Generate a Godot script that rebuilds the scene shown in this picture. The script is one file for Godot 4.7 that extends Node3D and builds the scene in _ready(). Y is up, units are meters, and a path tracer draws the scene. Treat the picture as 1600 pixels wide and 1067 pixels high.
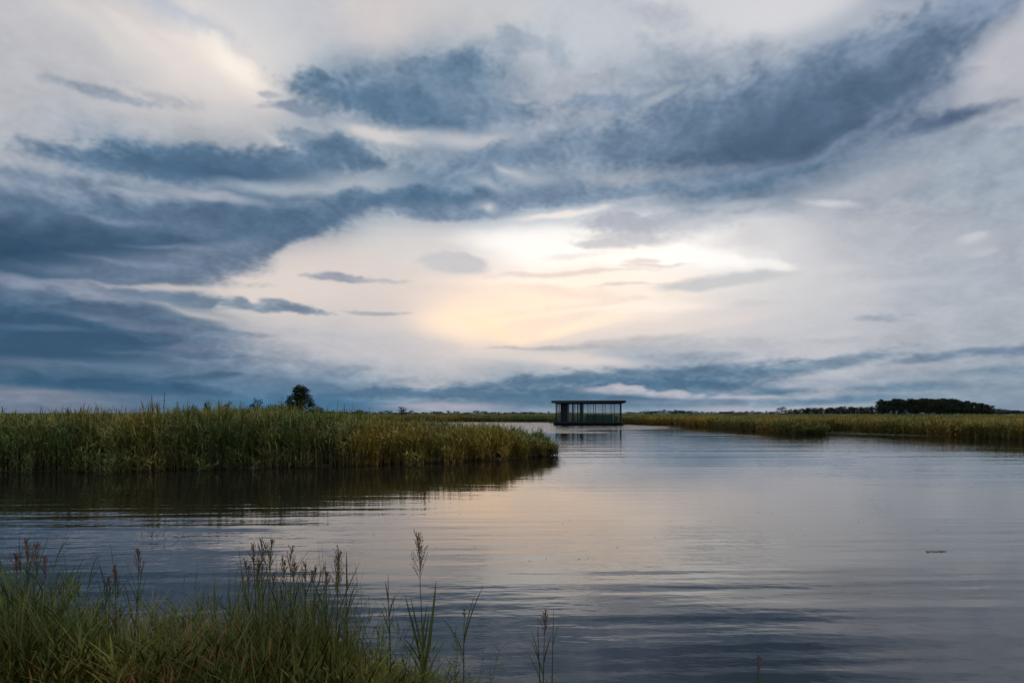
extends Node3D
# A still lake at dusk: reed beds, a floating glass pavilion, a wide clouded sky.

const EYE := 1.8

# air between the clouds: azimuth and elevation in degrees, sRGB colour
const AIR := [
	[-36.9, 23.7, 186, 187, 194], [-33.3, 26.1, 198, 197, 200], [-29.4, 25.5, 215, 209, 207], [-34.7, 22.4, 184, 185, 192], [-22.9, 25.4, 240, 228, 218], [-19.6, 28.5, 200, 202, 208],
	[-10.6, 29.9, 206, 201, 202], [-2.7, 29.5, 200, 200, 203], [5.4, 28.6, 192, 198, 206], [15.7, 29.4, 208, 209, 214], [20.6, 28.4, 214, 214, 218], [36.5, 21.9, 190, 191, 198],
	[36.5, 19.3, 172, 177, 188], [33.3, 16.8, 152, 165, 180], [29.4, 14.4, 172, 177, 187], [36.5, 12.5, 165, 173, 185], [-35.1, 18.8, 186, 186, 192], [-33.3, 17.6, 180, 186, 195],
	[-25.1, 21.5, 203, 199, 200], [-20.6, 21.3, 214, 207, 205], [-12.7, 21.5, 214, 209, 208], [-27.3, 16.0, 165, 172, 185], [-8.0, 14.6, 214, 211, 210], [0.0, 13.9, 240, 239, 238],
	[3.8, 14.4, 246, 245, 243], [10.6, 12.7, 248, 246, 243], [18.2, 12.3, 244, 242, 240], [-5.4, 10.8, 222, 212, 207], [-15.7, 11.7, 220, 209, 204], [-19.6, 9.8, 226, 213, 205],
	[-10.6, 9.2, 216, 206, 202], [-10.6, 6.6, 205, 200, 200], [-3.2, 7.7, 250, 230, 213], [-2.1, 6.4, 245, 225, 209], [4.3, 8.8, 246, 232, 216], [8.0, 11.3, 246, 236, 226],
	[10.6, 8.6, 240, 230, 221], [20.6, 9.2, 216, 213, 213], [22.9, 11.9, 200, 201, 206], [25.1, 7.0, 195, 197, 203], [33.3, 7.8, 172, 180, 192], [36.5, 5.4, 172, 179, 189],
	[31.3, 5.3, 180, 182, 190], [-5.4, 4.3, 196, 194, 198], [-12.7, 3.9, 174, 180, 190], [-17.2, 5.4, 195, 192, 196], [5.4, 4.5, 212, 206, 205], [15.7, 6.4, 218, 211, 209],
	[20.6, 5.3, 196, 196, 203], [0.0, 2.4, 125, 148, 168], [-15.7, 0.8, 72, 112, 145], [-5.4, 0.5, 150, 158, 174], [-33.3, 0.7, 110, 124, 146], [15.7, 2.3, 120, 145, 166],
	[20.6, 0.3, 165, 170, 184], [35.1, 0.7, 125, 145, 165], [33.3, 2.5, 135, 152, 170], [10.6, 3.4, 130, 150, 168], [0.0, 21.3, 140, 155, 175], [5.4, 20.2, 136, 153, 173],
	[10.6, 19.5, 148, 160, 177], [15.7, 19.6, 112, 132, 156], [20.6, 19.1, 98, 120, 145], [25.1, 19.0, 105, 125, 150], [15.7, 24.1, 128, 146, 169], [20.6, 23.5, 112, 133, 158],
	[25.1, 24.0, 112, 132, 158], [10.6, 24.5, 152, 165, 181], [31.3, 23.2, 112, 131, 157], [31.3, 20.0, 112, 128, 152], [-25.1, 14.1, 92, 116, 143], [-33.3, 12.2, 70, 97, 125],
	[-18.2, 16.1, 98, 122, 148], [-10.6, 18.1, 125, 146, 168], [-5.4, 17.8, 122, 143, 166], [-22.9, 18.4, 85, 115, 143], [-31.3, 16.5, 115, 135, 160], [-13.7, 23.8, 112, 136, 160],
	[-8.0, 24.0, 98, 126, 152], [-4.3, 26.1, 115, 140, 165], [-34.7, 7.2, 90, 114, 140], [-34.7, 4.6, 60, 92, 120], [-29.4, 5.8, 78, 104, 131], [-29.4, 3.3, 75, 103, 131],
	[-23.8, 4.2, 105, 126, 150], [1.6, 17.4, 125, 146, 168], [-15.7, 20.5, 120, 142, 165], [3.2, 23.5, 165, 172, 186]]

# clouds from the farthest to the nearest: azimuth, elevation, half width, half height (degrees), tilt, sRGB colour, opacity, softness, raggedness
const CLOUDS := [
	[-33.64, 23.23, 4.84, 1.89, 0, 184, 185, 192, 0.50, 1.00, 0.10], [-25.98, 27.58, 5.21, 1.06, -18, 182, 191, 206, 0.80, 0.90, 0.20], [-18.64, 27.45, 3.37, 2.40, -60, 210, 210, 213, 0.50, 1.00, 0.20],
	[-16.69, 29.10, 2.96, 1.96, 0, 189, 190, 201, 0.50, 1.00, 0.20], [-10.62, 29.73, 2.59, 1.59, 0, 212, 202, 200, 0.60, 1.00, 0.10], [-31.35, 26.02, 4.70, 0.63, -25, 213, 208, 206, 0.80, 0.90, 0.20],
	[-28.11, 25.73, 3.13, 0.54, -22, 226, 216, 212, 0.85, 0.80, 0.30], [-25.11, 24.62, 4.40, 1.41, -12, 226, 217, 213, 0.60, 1.00, 0.30], [-20.55, 24.32, 2.82, 1.25, -30, 234, 223, 216, 0.70, 1.00, 0.30],
	[-25.98, 26.24, 1.74, 0.23, -10, 232, 222, 218, 0.60, 0.80, 0.40], [-23.09, 25.49, 3.41, 1.05, -25, 242, 230, 220, 0.80, 1.00, 0.50], [-22.18, 25.39, 2.21, 0.81, -25, 253, 243, 231, 0.85, 1.00, 0.50],
	[-30.36, 21.90, 3.80, 0.40, 0, 144, 157, 172, 0.85, 0.60, 0.50], [-27.27, 22.37, 2.12, 0.33, -8, 160, 166, 178, 0.60, 0.70, 0.50], [-25.11, 22.37, 1.10, 0.25, -25, 172, 175, 182, 0.50, 0.70, 0.60],
	[-30.96, 19.07, 3.55, 1.44, -12, 163, 174, 187, 0.60, 1.00, 0.40], [-28.94, 18.71, 3.29, 0.93, -10, 138, 158, 178, 0.60, 0.90, 0.40], [-24.75, 20.44, 0.89, 0.21, -25, 176, 177, 182, 0.70, 0.60, 0.50],
	[-1.61, 27.89, 4.83, 1.09, 20, 152, 167, 185, 0.75, 0.80, 0.50], [-5.35, 26.44, 3.83, 1.54, 8, 115, 140, 166, 0.90, 0.60, 0.50], [-4.55, 26.21, 2.67, 1.21, 0, 98, 127, 154, 0.80, 0.90, 0.20],
	[-13.69, 25.12, 4.31, 1.11, 0, 130, 150, 172, 0.90, 0.50, 0.55], [-10.62, 24.16, 7.78, 1.58, -5, 98, 126, 152, 0.95, 0.50, 0.45], [-8.53, 23.85, 5.78, 1.15, -8, 86, 116, 146, 0.90, 0.90, 0.20],
	[-2.15, 23.98, 4.29, 1.25, -5, 118, 141, 166, 0.85, 0.60, 0.50], [-17.19, 23.04, 2.70, 0.48, -3, 120, 138, 160, 0.85, 0.50, 0.60], [-19.36, 23.72, 1.05, 0.30, -5, 165, 170, 182, 0.80, 0.50, 0.70],
	[-19.60, 22.88, 1.33, 0.21, 0, 168, 171, 182, 0.70, 0.50, 0.70], [-3.33, 24.05, 0.64, 0.27, 0, 165, 178, 190, 0.60, 0.80, 0.60], [-3.49, 23.42, 0.75, 0.23, 0, 175, 180, 190, 0.60, 0.80, 0.60],
	[2.15, 28.39, 3.49, 0.66, -12, 155, 170, 186, 0.85, 0.70, 0.40], [4.18, 27.50, 1.50, 0.93, 0, 148, 164, 184, 0.80, 0.80, 0.40], [-11.13, 21.71, 3.10, 0.45, -8, 222, 214, 210, 0.80, 0.70, 0.50],
	[-4.29, 21.76, 6.41, 0.65, 0, 206, 203, 205, 0.75, 1.00, 0.80], [-18.64, 20.41, 1.93, 0.40, -20, 214, 208, 206, 0.60, 1.00, 0.80], [-34.74, 15.78, 3.99, 0.37, 0, 110, 130, 155, 0.70, 0.70, 0.20],
	[-28.11, 17.57, 7.52, 0.86, 0, 88, 118, 148, 0.90, 0.60, 0.35], [-23.77, 18.45, 7.65, 1.15, 0, 80, 112, 142, 0.95, 0.50, 0.35], [-15.70, 20.75, 3.48, 0.90, -5, 125, 147, 170, 0.90, 0.50, 0.55],
	[-14.20, 20.20, 3.63, 1.19, 0, 100, 127, 153, 0.90, 0.50, 0.50], [-16.69, 19.43, 5.42, 1.01, 4, 88, 116, 145, 0.90, 0.50, 0.40], [-23.77, 17.83, 8.99, 0.62, 0, 66, 97, 127, 0.90, 0.80, 0.20],
	[-17.19, 21.28, 1.96, 0.45, 5, 138, 154, 172, 0.80, 0.60, 0.60], [-8.53, 20.11, 1.84, 0.42, 0, 132, 152, 172, 0.85, 0.50, 0.60], [-0.54, 20.55, 4.83, 0.94, 5, 110, 135, 162, 0.90, 0.50, 0.45],
	[2.41, 21.93, 3.22, 0.83, 0, 140, 155, 175, 0.70, 0.70, 0.50], [0.81, 23.46, 0.86, 0.36, 0, 120, 140, 165, 0.70, 0.50, 0.50], [0.81, 24.66, 0.86, 0.22, 0, 165, 172, 184, 0.70, 0.50, 0.50],
	[-5.35, 18.57, 5.86, 1.35, 0, 112, 138, 163, 0.90, 0.50, 0.45], [-13.69, 18.29, 4.82, 0.80, 3, 203, 202, 205, 0.80, 1.00, 0.80], [-18.16, 17.45, 5.33, 0.56, 4, 172, 182, 194, 0.80, 0.80, 0.40],
	[-32.51, 14.49, 8.02, 1.19, 0, 112, 132, 158, 0.85, 0.70, 0.30], [-33.27, 13.23, 7.88, 1.49, 0, 88, 114, 142, 0.90, 0.70, 0.20], [-23.77, 14.43, 9.89, 1.47, 4, 88, 114, 142, 0.95, 0.50, 0.25],
	[-17.19, 15.37, 5.88, 1.14, 8, 90, 116, 144, 0.95, 0.50, 0.25], [-8.00, 17.27, 7.37, 0.87, 3, 88, 118, 146, 0.95, 0.50, 0.30], [-4.82, 16.39, 5.87, 0.74, 2, 118, 140, 165, 0.95, 0.40, 0.30],
	[-21.02, 13.29, 6.55, 1.33, 18, 84, 110, 138, 0.95, 0.35, 0.20], [-33.27, 11.52, 8.26, 1.51, 0, 55, 82, 110, 0.95, 0.80, 0.15], [-29.35, 12.44, 6.53, 0.89, 2, 62, 90, 118, 0.80, 0.90, 0.15],
	[-35.82, 10.34, 4.59, 1.10, 0, 48, 78, 106, 0.90, 0.80, 0.10], [-27.27, 10.85, 7.21, 1.10, 6, 98, 118, 144, 0.85, 0.60, 0.25], [-23.55, 11.75, 4.51, 1.32, 20, 106, 125, 149, 0.80, 0.40, 0.20],
	[-29.35, 9.87, 7.34, 0.50, 0, 100, 120, 145, 0.80, 0.60, 0.30], [-27.27, 16.03, 13.58, 0.44, 1, 100, 124, 150, 0.50, 0.90, 0.30], [-23.77, 16.12, 4.27, 0.41, 0, 166, 172, 186, 0.85, 0.70, 0.40],
	[-28.94, 15.76, 2.88, 0.22, 0, 155, 166, 182, 0.70, 0.80, 0.30], [-30.56, 13.74, 2.99, 0.26, 0, 125, 142, 166, 0.60, 0.80, 0.30], [-25.98, 12.22, 3.47, 0.23, 2, 122, 138, 162, 0.60, 0.80, 0.30],
	[-28.53, 10.86, 4.56, 0.23, -2, 122, 138, 162, 0.50, 0.80, 0.30], [-29.35, 9.14, 5.30, 0.32, 0, 172, 170, 180, 0.75, 0.70, 0.50], [-26.41, 9.34, 3.01, 0.23, 0, 202, 192, 190, 0.80, 0.70, 0.50],
	[-34.74, 8.76, 3.99, 0.60, -5, 126, 139, 162, 0.90, 0.60, 0.40], [-31.35, 8.42, 3.72, 0.72, -5, 132, 143, 164, 0.90, 0.60, 0.40], [-33.64, 7.25, 6.33, 1.06, -3, 92, 116, 142, 0.95, 0.60, 0.30],
	[-26.41, 8.50, 3.66, 0.61, -4, 108, 128, 151, 0.95, 0.40, 0.40], [-20.55, 8.39, 3.77, 0.44, -2, 118, 137, 158, 0.90, 0.50, 0.40], [-19.12, 8.81, 1.20, 0.30, -8, 128, 143, 162, 0.90, 0.50, 0.60],
	[-17.67, 8.13, 2.68, 0.25, -4, 122, 139, 158, 0.90, 0.50, 0.50], [-11.13, 8.16, 2.48, 0.17, 0, 158, 162, 170, 0.85, 0.60, 0.40], [-34.74, 5.50, 7.61, 2.19, 0, 55, 88, 118, 0.95, 0.70, 0.25],
	[-28.94, 6.78, 3.91, 0.79, -12, 82, 103, 130, 0.95, 0.50, 0.30], [-23.77, 6.22, 3.37, 0.34, -3, 102, 122, 147, 0.85, 0.60, 0.40], [-25.11, 7.54, 3.52, 0.33, -12, 194, 190, 190, 0.75, 1.00, 0.60],
	[-29.35, 4.90, 6.12, 0.65, -2, 58, 88, 116, 0.90, 0.70, 0.30], [-24.67, 4.87, 3.10, 0.44, 0, 108, 124, 148, 0.80, 0.80, 0.30], [-24.00, 4.36, 2.91, 0.24, 0, 80, 108, 135, 0.80, 0.80, 0.30],
	[-34.74, 3.75, 5.80, 0.97, 0, 58, 90, 118, 0.90, 0.80, 0.20], [-32.51, 3.08, 8.78, 0.81, 0, 82, 108, 135, 0.85, 0.70, 0.30], [-32.51, 2.49, 8.78, 0.54, 0, 66, 98, 126, 0.90, 0.70, 0.30],
	[-20.55, 2.26, 9.89, 1.51, 0, 85, 118, 148, 0.75, 1.00, 0.20], [-18.64, 3.71, 4.34, 1.32, 0, 130, 146, 166, 0.60, 1.00, 0.40], [-30.16, 1.95, 8.43, 0.56, -3, 55, 92, 122, 0.95, 0.60, 0.25],
	[-24.67, 2.78, 4.21, 0.24, 4, 68, 99, 127, 0.80, 0.70, 0.30], [-31.35, 6.76, 3.52, 0.27, -4, 104, 124, 150, 0.60, 0.80, 0.50], [-34.38, 5.87, 2.93, 0.22, 0, 98, 120, 146, 0.50, 0.80, 0.50],
	[-27.69, 6.16, 3.37, 0.24, -4, 112, 130, 154, 0.60, 0.80, 0.50], [-32.13, 5.35, 4.62, 0.27, -2, 46, 78, 108, 0.70, 0.80, 0.40], [-34.74, 4.18, 3.99, 0.35, 0, 48, 80, 110, 0.60, 0.80, 0.40],
	[-27.69, 4.41, 3.79, 0.24, 0, 96, 118, 144, 0.60, 0.80, 0.50], [-33.27, 3.45, 4.50, 0.22, 2, 100, 122, 147, 0.50, 0.80, 0.50], [-26.84, 3.35, 4.27, 0.24, 0, 100, 122, 147, 0.50, 0.80, 0.50],
	[-35.10, 1.01, 4.67, 0.57, -4, 118, 130, 150, 0.90, 0.70, 0.30], [-34.74, 1.46, 2.18, 0.18, 0, 135, 142, 158, 0.60, 0.80, 0.40], [-18.16, 0.66, 10.18, 0.77, 0, 70, 114, 149, 0.90, 0.80, 0.10],
	[-14.20, 10.85, 2.78, 0.38, 0, 156, 161, 176, 0.95, 0.40, 0.40], [-10.88, 10.79, 2.18, 0.18, 0, 188, 185, 190, 0.70, 0.70, 0.40], [-5.89, 13.12, 6.38, 1.77, 0, 213, 211, 211, 0.60, 1.00, 0.10],
	[1.61, 14.35, 6.44, 1.01, 0, 243, 243, 243, 0.90, 0.80, 0.15], [3.22, 13.32, 5.35, 1.12, 0, 243, 244, 244, 0.90, 0.80, 0.15], [-4.55, 12.23, 3.31, 0.87, -3, 199, 199, 203, 0.90, 0.35, 0.20],
	[-8.53, 14.70, 3.15, 0.25, 0, 205, 203, 205, 0.60, 0.80, 0.30], [-17.67, 6.37, 4.39, 0.40, -3, 186, 186, 192, 0.70, 0.80, 0.40], [-10.62, 5.26, 6.23, 1.15, 0, 196, 193, 197, 0.60, 1.00, 0.30],
	[5.35, 10.83, 10.11, 0.46, 0, 252, 240, 229, 0.70, 0.90, 0.30], [15.70, 12.37, 5.72, 0.94, -8, 249, 248, 246, 0.97, 0.60, 0.30], [11.13, 12.45, 4.14, 0.60, 0, 251, 249, 246, 0.80, 0.80, 0.30],
	[21.25, 11.31, 1.59, 0.38, -8, 244, 240, 237, 0.90, 0.70, 0.50], [4.29, 16.21, 3.74, 0.30, 5, 243, 234, 228, 0.85, 0.70, 0.30], [-3.22, 7.62, 4.82, 1.26, 0, 254, 232, 207, 0.95, 1.00, 0.20],
	[-1.61, 6.89, 2.95, 0.63, -20, 255, 228, 198, 0.90, 0.90, 0.30], [4.82, 6.92, 4.00, 0.47, 12, 255, 232, 208, 0.85, 0.80, 0.40], [10.62, 8.64, 6.23, 0.46, 0, 250, 240, 230, 0.70, 0.90, 0.40],
	[1.07, 9.31, 7.52, 0.73, 0, 246, 228, 212, 0.50, 1.00, 0.20], [2.68, 11.48, 4.55, 0.26, 0, 222, 212, 208, 0.85, 0.60, 0.30], [5.35, 9.79, 5.06, 0.42, -5, 230, 218, 209, 0.65, 0.70, 0.40],
	[3.22, 7.57, 4.55, 0.53, 8, 233, 220, 207, 0.80, 0.60, 0.40], [13.19, 7.02, 8.14, 0.67, 5, 222, 213, 210, 0.80, 0.60, 0.30], [9.58, 10.47, 2.87, 0.15, 0, 216, 208, 204, 0.80, 0.70, 0.30],
	[17.19, 10.40, 5.64, 0.55, 3, 199, 200, 203, 0.90, 0.50, 0.20], [10.62, 12.32, 1.45, 0.20, 0, 226, 216, 209, 0.80, 0.60, 0.40], [13.69, 15.04, 6.08, 1.07, 3, 186, 189, 198, 0.80, 0.70, 0.40],
	[9.84, 15.24, 4.69, 0.79, -2, 178, 181, 193, 0.90, 0.50, 0.50], [7.74, 13.68, 2.90, 0.40, -4, 203, 202, 206, 0.90, 0.50, 0.40], [10.62, 14.12, 3.63, 0.60, -5, 190, 191, 199, 0.70, 0.70, 0.40],
	[15.70, 15.82, 5.97, 0.48, 5, 172, 180, 191, 0.85, 0.70, 0.40], [14.95, 15.97, 2.00, 0.34, 0, 148, 162, 178, 0.70, 0.70, 0.40], [19.60, 15.78, 1.91, 0.28, 8, 150, 160, 176, 0.70, 0.60, 0.50],
	[19.60, 13.65, 3.34, 0.96, 0, 205, 203, 206, 0.70, 1.00, 0.30], [31.35, 16.92, 8.22, 2.10, 0, 152, 165, 181, 0.75, 1.00, 0.30], [26.41, 16.15, 5.17, 0.89, 8, 178, 181, 190, 0.70, 0.90, 0.30],
	[36.17, 15.03, 2.80, 2.43, 0, 150, 164, 182, 0.50, 1.00, 0.30], [29.35, 11.77, 4.90, 2.24, 0, 178, 183, 193, 0.50, 1.00, 0.30], [26.41, 9.30, 6.03, 0.37, 0, 205, 206, 210, 0.50, 0.90, 0.40],
	[24.67, 10.85, 2.66, 0.38, -5, 212, 211, 213, 0.50, 0.90, 0.40], [26.41, 16.28, 1.72, 0.31, 0, 158, 168, 182, 0.60, 0.80, 0.40], [25.11, 15.51, 1.76, 0.23, -12, 206, 208, 215, 0.70, 1.00, 0.80],
	[24.67, 15.65, 0.98, 0.14, -14, 214, 217, 224, 0.40, 1.00, 0.90], [34.01, 11.63, 1.66, 0.77, 5, 190, 192, 198, 0.60, 1.00, 0.50], [33.94, 11.90, 0.81, 0.30, 14, 216, 217, 223, 0.50, 1.00, 0.90],
	[34.38, 10.99, 0.80, 0.21, 0, 206, 208, 216, 0.40, 1.00, 0.90], [28.53, 6.95, 1.74, 0.33, 0, 150, 162, 176, 0.85, 0.70, 0.40], [26.84, 5.49, 2.78, 0.33, 0, 178, 180, 190, 0.70, 0.70, 0.40],
	[19.60, 8.54, 1.91, 0.30, 0, 206, 200, 202, 0.60, 0.80, 0.40], [6.95, 28.97, 5.82, 2.04, 0, 193, 199, 208, 0.60, 1.00, 0.20], [11.13, 30.08, 3.10, 0.87, -20, 176, 180, 194, 0.60, 0.90, 0.40],
	[14.70, 28.14, 6.53, 0.81, -28, 178, 184, 196, 0.60, 0.90, 0.40], [21.02, 28.48, 5.15, 1.16, 0, 214, 214, 218, 0.70, 0.90, 0.40], [29.35, 26.86, 5.30, 1.04, 0, 198, 200, 209, 0.70, 0.90, 0.40],
	[17.19, 25.80, 6.37, 1.87, -10, 150, 163, 180, 0.75, 0.90, 0.40], [11.65, 25.73, 2.32, 0.43, 0, 148, 159, 176, 0.80, 0.60, 0.50], [6.95, 26.12, 1.69, 0.34, 0, 165, 172, 184, 0.80, 0.50, 0.50],
	[11.91, 25.15, 3.08, 0.30, -5, 140, 155, 175, 0.80, 0.50, 0.50], [8.53, 24.20, 4.73, 0.66, -3, 130, 150, 174, 0.85, 0.60, 0.45], [10.62, 21.75, 9.34, 1.82, 3, 118, 140, 165, 0.85, 0.80, 0.40],
	[4.29, 21.43, 4.81, 0.84, 0, 130, 150, 172, 0.70, 0.80, 0.50], [26.41, 24.78, 9.04, 1.67, 8, 122, 142, 166, 0.85, 0.80, 0.45], [30.96, 25.37, 5.53, 1.43, 22, 120, 140, 166, 0.80, 0.80, 0.35],
	[34.74, 25.88, 3.26, 1.00, 18, 135, 152, 178, 0.80, 0.80, 0.30], [19.60, 22.67, 10.48, 2.41, 6, 98, 122, 149, 0.95, 0.70, 0.40], [15.70, 20.75, 9.46, 1.49, 3, 104, 128, 155, 0.80, 0.90, 0.20],
	[12.16, 24.18, 1.64, 0.31, 12, 174, 182, 192, 0.70, 0.80, 0.50], [22.18, 25.31, 1.84, 0.57, -15, 165, 178, 190, 0.60, 0.90, 0.60], [27.27, 25.28, 1.48, 0.47, 0, 138, 153, 174, 0.50, 0.90, 0.50],
	[21.95, 21.23, 8.78, 2.08, 10, 76, 101, 128, 0.95, 0.80, 0.25], [26.41, 22.36, 7.32, 1.48, 20, 80, 104, 132, 0.90, 0.80, 0.25], [30.56, 24.05, 3.98, 1.00, 28, 104, 124, 150, 0.80, 0.90, 0.20],
	[23.32, 20.00, 5.43, 1.22, 6, 68, 93, 118, 0.85, 0.90, 0.15], [35.82, 22.68, 3.18, 1.78, 42, 188, 188, 197, 0.95, 0.80, 0.25], [35.46, 20.70, 2.49, 0.96, 20, 180, 183, 192, 0.80, 0.90, 0.30],
	[30.56, 21.78, 3.58, 0.48, 10, 102, 120, 147, 0.75, 0.90, 0.20], [25.11, 19.05, 5.72, 0.56, 22, 94, 117, 142, 0.85, 0.80, 0.25], [27.27, 20.21, 5.52, 0.38, 28, 116, 134, 160, 0.75, 0.80, 0.25],
	[32.13, 19.86, 3.08, 0.52, 3, 80, 101, 131, 0.90, 0.80, 0.25], [36.52, 18.53, 1.39, 0.31, 0, 125, 144, 168, 0.60, 0.80, 0.40], [19.60, 17.72, 5.24, 0.41, 6, 96, 124, 150, 0.90, 0.60, 0.30],
	[23.77, 18.45, 3.37, 0.49, 22, 100, 124, 147, 0.85, 0.70, 0.30], [13.19, 17.90, 10.18, 0.52, 4, 116, 138, 163, 0.90, 0.60, 0.35], [6.95, 17.50, 6.35, 0.58, 5, 118, 141, 165, 0.90, 0.60, 0.35],
	[3.22, 17.89, 3.21, 0.87, 0, 118, 140, 165, 0.80, 0.70, 0.50], [0.27, 17.33, 4.03, 0.64, 0, 115, 138, 163, 0.85, 0.60, 0.40], [9.84, 18.86, 3.65, 0.57, 0, 160, 168, 181, 0.70, 0.90, 0.30],
	[15.70, 18.79, 4.98, 0.32, 3, 150, 160, 178, 0.60, 0.90, 0.30], [0.81, 19.27, 2.68, 0.48, -15, 184, 189, 198, 0.60, 1.00, 0.90], [0.00, 19.56, 1.40, 0.24, -15, 208, 207, 210, 0.50, 1.00, 0.90],
	[-2.04, 18.49, 1.93, 0.58, -20, 192, 195, 203, 0.60, 1.00, 0.90], [-2.31, 16.68, 1.39, 0.39, -12, 196, 198, 204, 0.70, 1.00, 0.70], [-2.31, 16.68, 0.54, 0.20, 0, 214, 213, 214, 0.60, 1.00, 0.70],
	[21.02, 21.27, 9.36, 1.83, 8, 73, 98, 125, 0.80, 0.90, 0.15], [27.27, 22.49, 6.36, 1.47, 18, 82, 106, 133, 0.75, 0.90, 0.15], [-21.02, 18.52, 8.89, 0.81, 1, 74, 104, 134, 0.70, 0.90, 0.20],
	[-18.64, 15.15, 6.27, 1.04, 8, 82, 109, 137, 0.70, 0.90, 0.20], [-10.10, 23.89, 7.03, 1.06, -5, 86, 116, 146, 0.75, 0.90, 0.30], [-4.29, 26.14, 2.40, 1.04, 0, 98, 126, 153, 0.60, 1.00, 0.30],
	[-7.48, 17.19, 5.81, 0.68, 2, 84, 114, 143, 0.70, 0.90, 0.30], [20.08, 17.63, 5.21, 0.32, 6, 92, 120, 147, 0.70, 0.80, 0.20], [13.69, 21.70, 8.11, 1.62, 5, 98, 123, 150, 0.75, 0.90, 0.25],
	[24.67, 24.58, 7.54, 1.45, 10, 102, 125, 152, 0.65, 0.90, 0.30], [8.53, 21.27, 5.78, 1.01, 2, 112, 136, 160, 0.60, 0.90, 0.35], [-5.35, 23.90, 4.26, 0.98, -5, 98, 126, 153, 0.60, 0.90, 0.30],
	[-29.35, 17.37, 5.30, 0.68, 0, 84, 113, 143, 0.60, 0.90, 0.30], [5.35, 11.60, 6.92, 0.21, 1, 222, 214, 210, 0.80, 0.70, 0.50], [11.13, 11.99, 3.10, 0.15, -2, 214, 208, 206, 0.70, 0.80, 0.50],
	[2.15, 10.45, 6.43, 0.26, -3, 230, 218, 208, 0.60, 0.80, 0.50], [6.95, 8.99, 5.82, 0.26, 4, 228, 216, 206, 0.60, 0.80, 0.50], [0.00, 8.27, 3.22, 0.21, 5, 236, 220, 204, 0.50, 0.90, 0.50],
	[5.35, 12.88, 2.66, 0.25, 4, 226, 224, 222, 0.60, 0.90, 0.50], [8.53, 14.20, 3.15, 0.45, -4, 198, 199, 204, 0.70, 0.80, 0.60], [19.60, 12.30, 2.38, 0.29, -10, 222, 220, 219, 0.60, 0.90, 0.50],
	[15.70, 5.31, 7.96, 0.62, 0, 178, 180, 189, 0.70, 0.90, 0.30], [8.53, 5.72, 5.78, 0.42, 4, 191, 187, 189, 0.85, 0.60, 0.40], [4.29, 5.45, 6.41, 0.19, 0, 182, 180, 184, 0.90, 0.60, 0.30],
	[15.70, 4.64, 4.98, 0.41, 0, 152, 163, 179, 0.80, 0.80, 0.50], [14.70, 3.84, 8.54, 0.47, 0, 148, 161, 178, 0.75, 0.80, 0.40], [4.82, 4.43, 7.46, 0.59, -4, 216, 209, 207, 0.85, 0.70, 0.20],
	[-5.35, 1.60, 10.65, 0.43, 1, 75, 112, 142, 0.90, 0.70, 0.40], [-12.68, 1.73, 9.20, 0.37, 0, 85, 118, 148, 0.90, 0.80, 0.40], [0.00, 2.31, 7.52, 0.59, 4, 100, 128, 152, 0.85, 0.70, 0.50],
	[2.68, 1.23, 11.25, 0.86, 0, 85, 116, 143, 0.85, 0.80, 0.20], [-5.89, 0.53, 5.05, 0.32, 0, 166, 166, 181, 0.90, 0.70, 0.30], [21.95, 3.33, 7.85, 0.55, 8, 102, 130, 154, 0.85, 0.70, 0.45],
	[10.62, 3.01, 14.01, 0.74, 2, 92, 122, 149, 0.90, 0.70, 0.40], [26.41, 3.94, 4.74, 0.34, 5, 124, 145, 165, 0.80, 0.70, 0.50], [8.53, 1.49, 11.55, 1.06, 0, 80, 114, 142, 0.80, 0.80, 0.20],
	[13.19, 2.35, 8.14, 0.57, 0, 74, 108, 137, 0.85, 0.70, 0.30], [32.51, 4.07, 4.96, 0.36, 6, 116, 137, 160, 0.85, 0.60, 0.45], [36.17, 4.20, 2.45, 0.43, 0, 110, 131, 156, 0.85, 0.70, 0.45],
	[30.36, 3.79, 1.12, 0.23, 0, 112, 132, 155, 0.80, 0.60, 0.50], [35.82, 2.74, 3.18, 0.35, 0, 118, 141, 163, 0.80, 0.70, 0.50], [29.35, 1.82, 3.88, 0.37, 0, 105, 135, 160, 0.80, 0.80, 0.50],
	[25.11, 0.92, 6.16, 0.34, 3, 92, 128, 154, 0.90, 0.70, 0.30], [21.25, 1.65, 2.10, 0.45, 0, 78, 114, 144, 0.85, 0.80, 0.40], [25.11, 2.28, 4.40, 0.44, 4, 152, 164, 181, 0.85, 0.70, 0.50],
	[31.35, 3.30, 2.94, 0.27, 0, 166, 171, 183, 0.70, 0.80, 0.50], [35.46, 3.41, 2.32, 0.17, 0, 158, 170, 184, 0.70, 0.80, 0.50], [32.51, 2.49, 4.58, 0.23, 0, 150, 164, 180, 0.60, 0.80, 0.50],
	[34.38, 0.75, 4.02, 0.44, 0, 124, 145, 165, 0.70, 0.90, 0.30], [8.53, 1.86, 3.15, 0.37, 0, 150, 160, 178, 0.85, 0.60, 0.50], [12.68, 1.47, 5.62, 0.31, -4, 166, 170, 184, 0.85, 0.70, 0.60],
	[9.05, 2.12, 1.05, 0.42, -5, 196, 190, 200, 0.85, 0.60, 0.90], [7.48, 1.92, 0.95, 0.27, 0, 180, 180, 194, 0.70, 0.70, 0.90], [10.46, 1.90, 0.83, 0.32, 0, 190, 187, 198, 0.85, 0.60, 0.90],
	[11.55, 1.68, 0.72, 0.32, 0, 188, 186, 197, 0.80, 0.60, 0.90], [12.93, 1.62, 0.82, 0.31, 0, 186, 184, 195, 0.80, 0.60, 0.90], [14.20, 1.51, 0.91, 0.31, 0, 190, 187, 196, 0.80, 0.60, 0.90],
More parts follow.
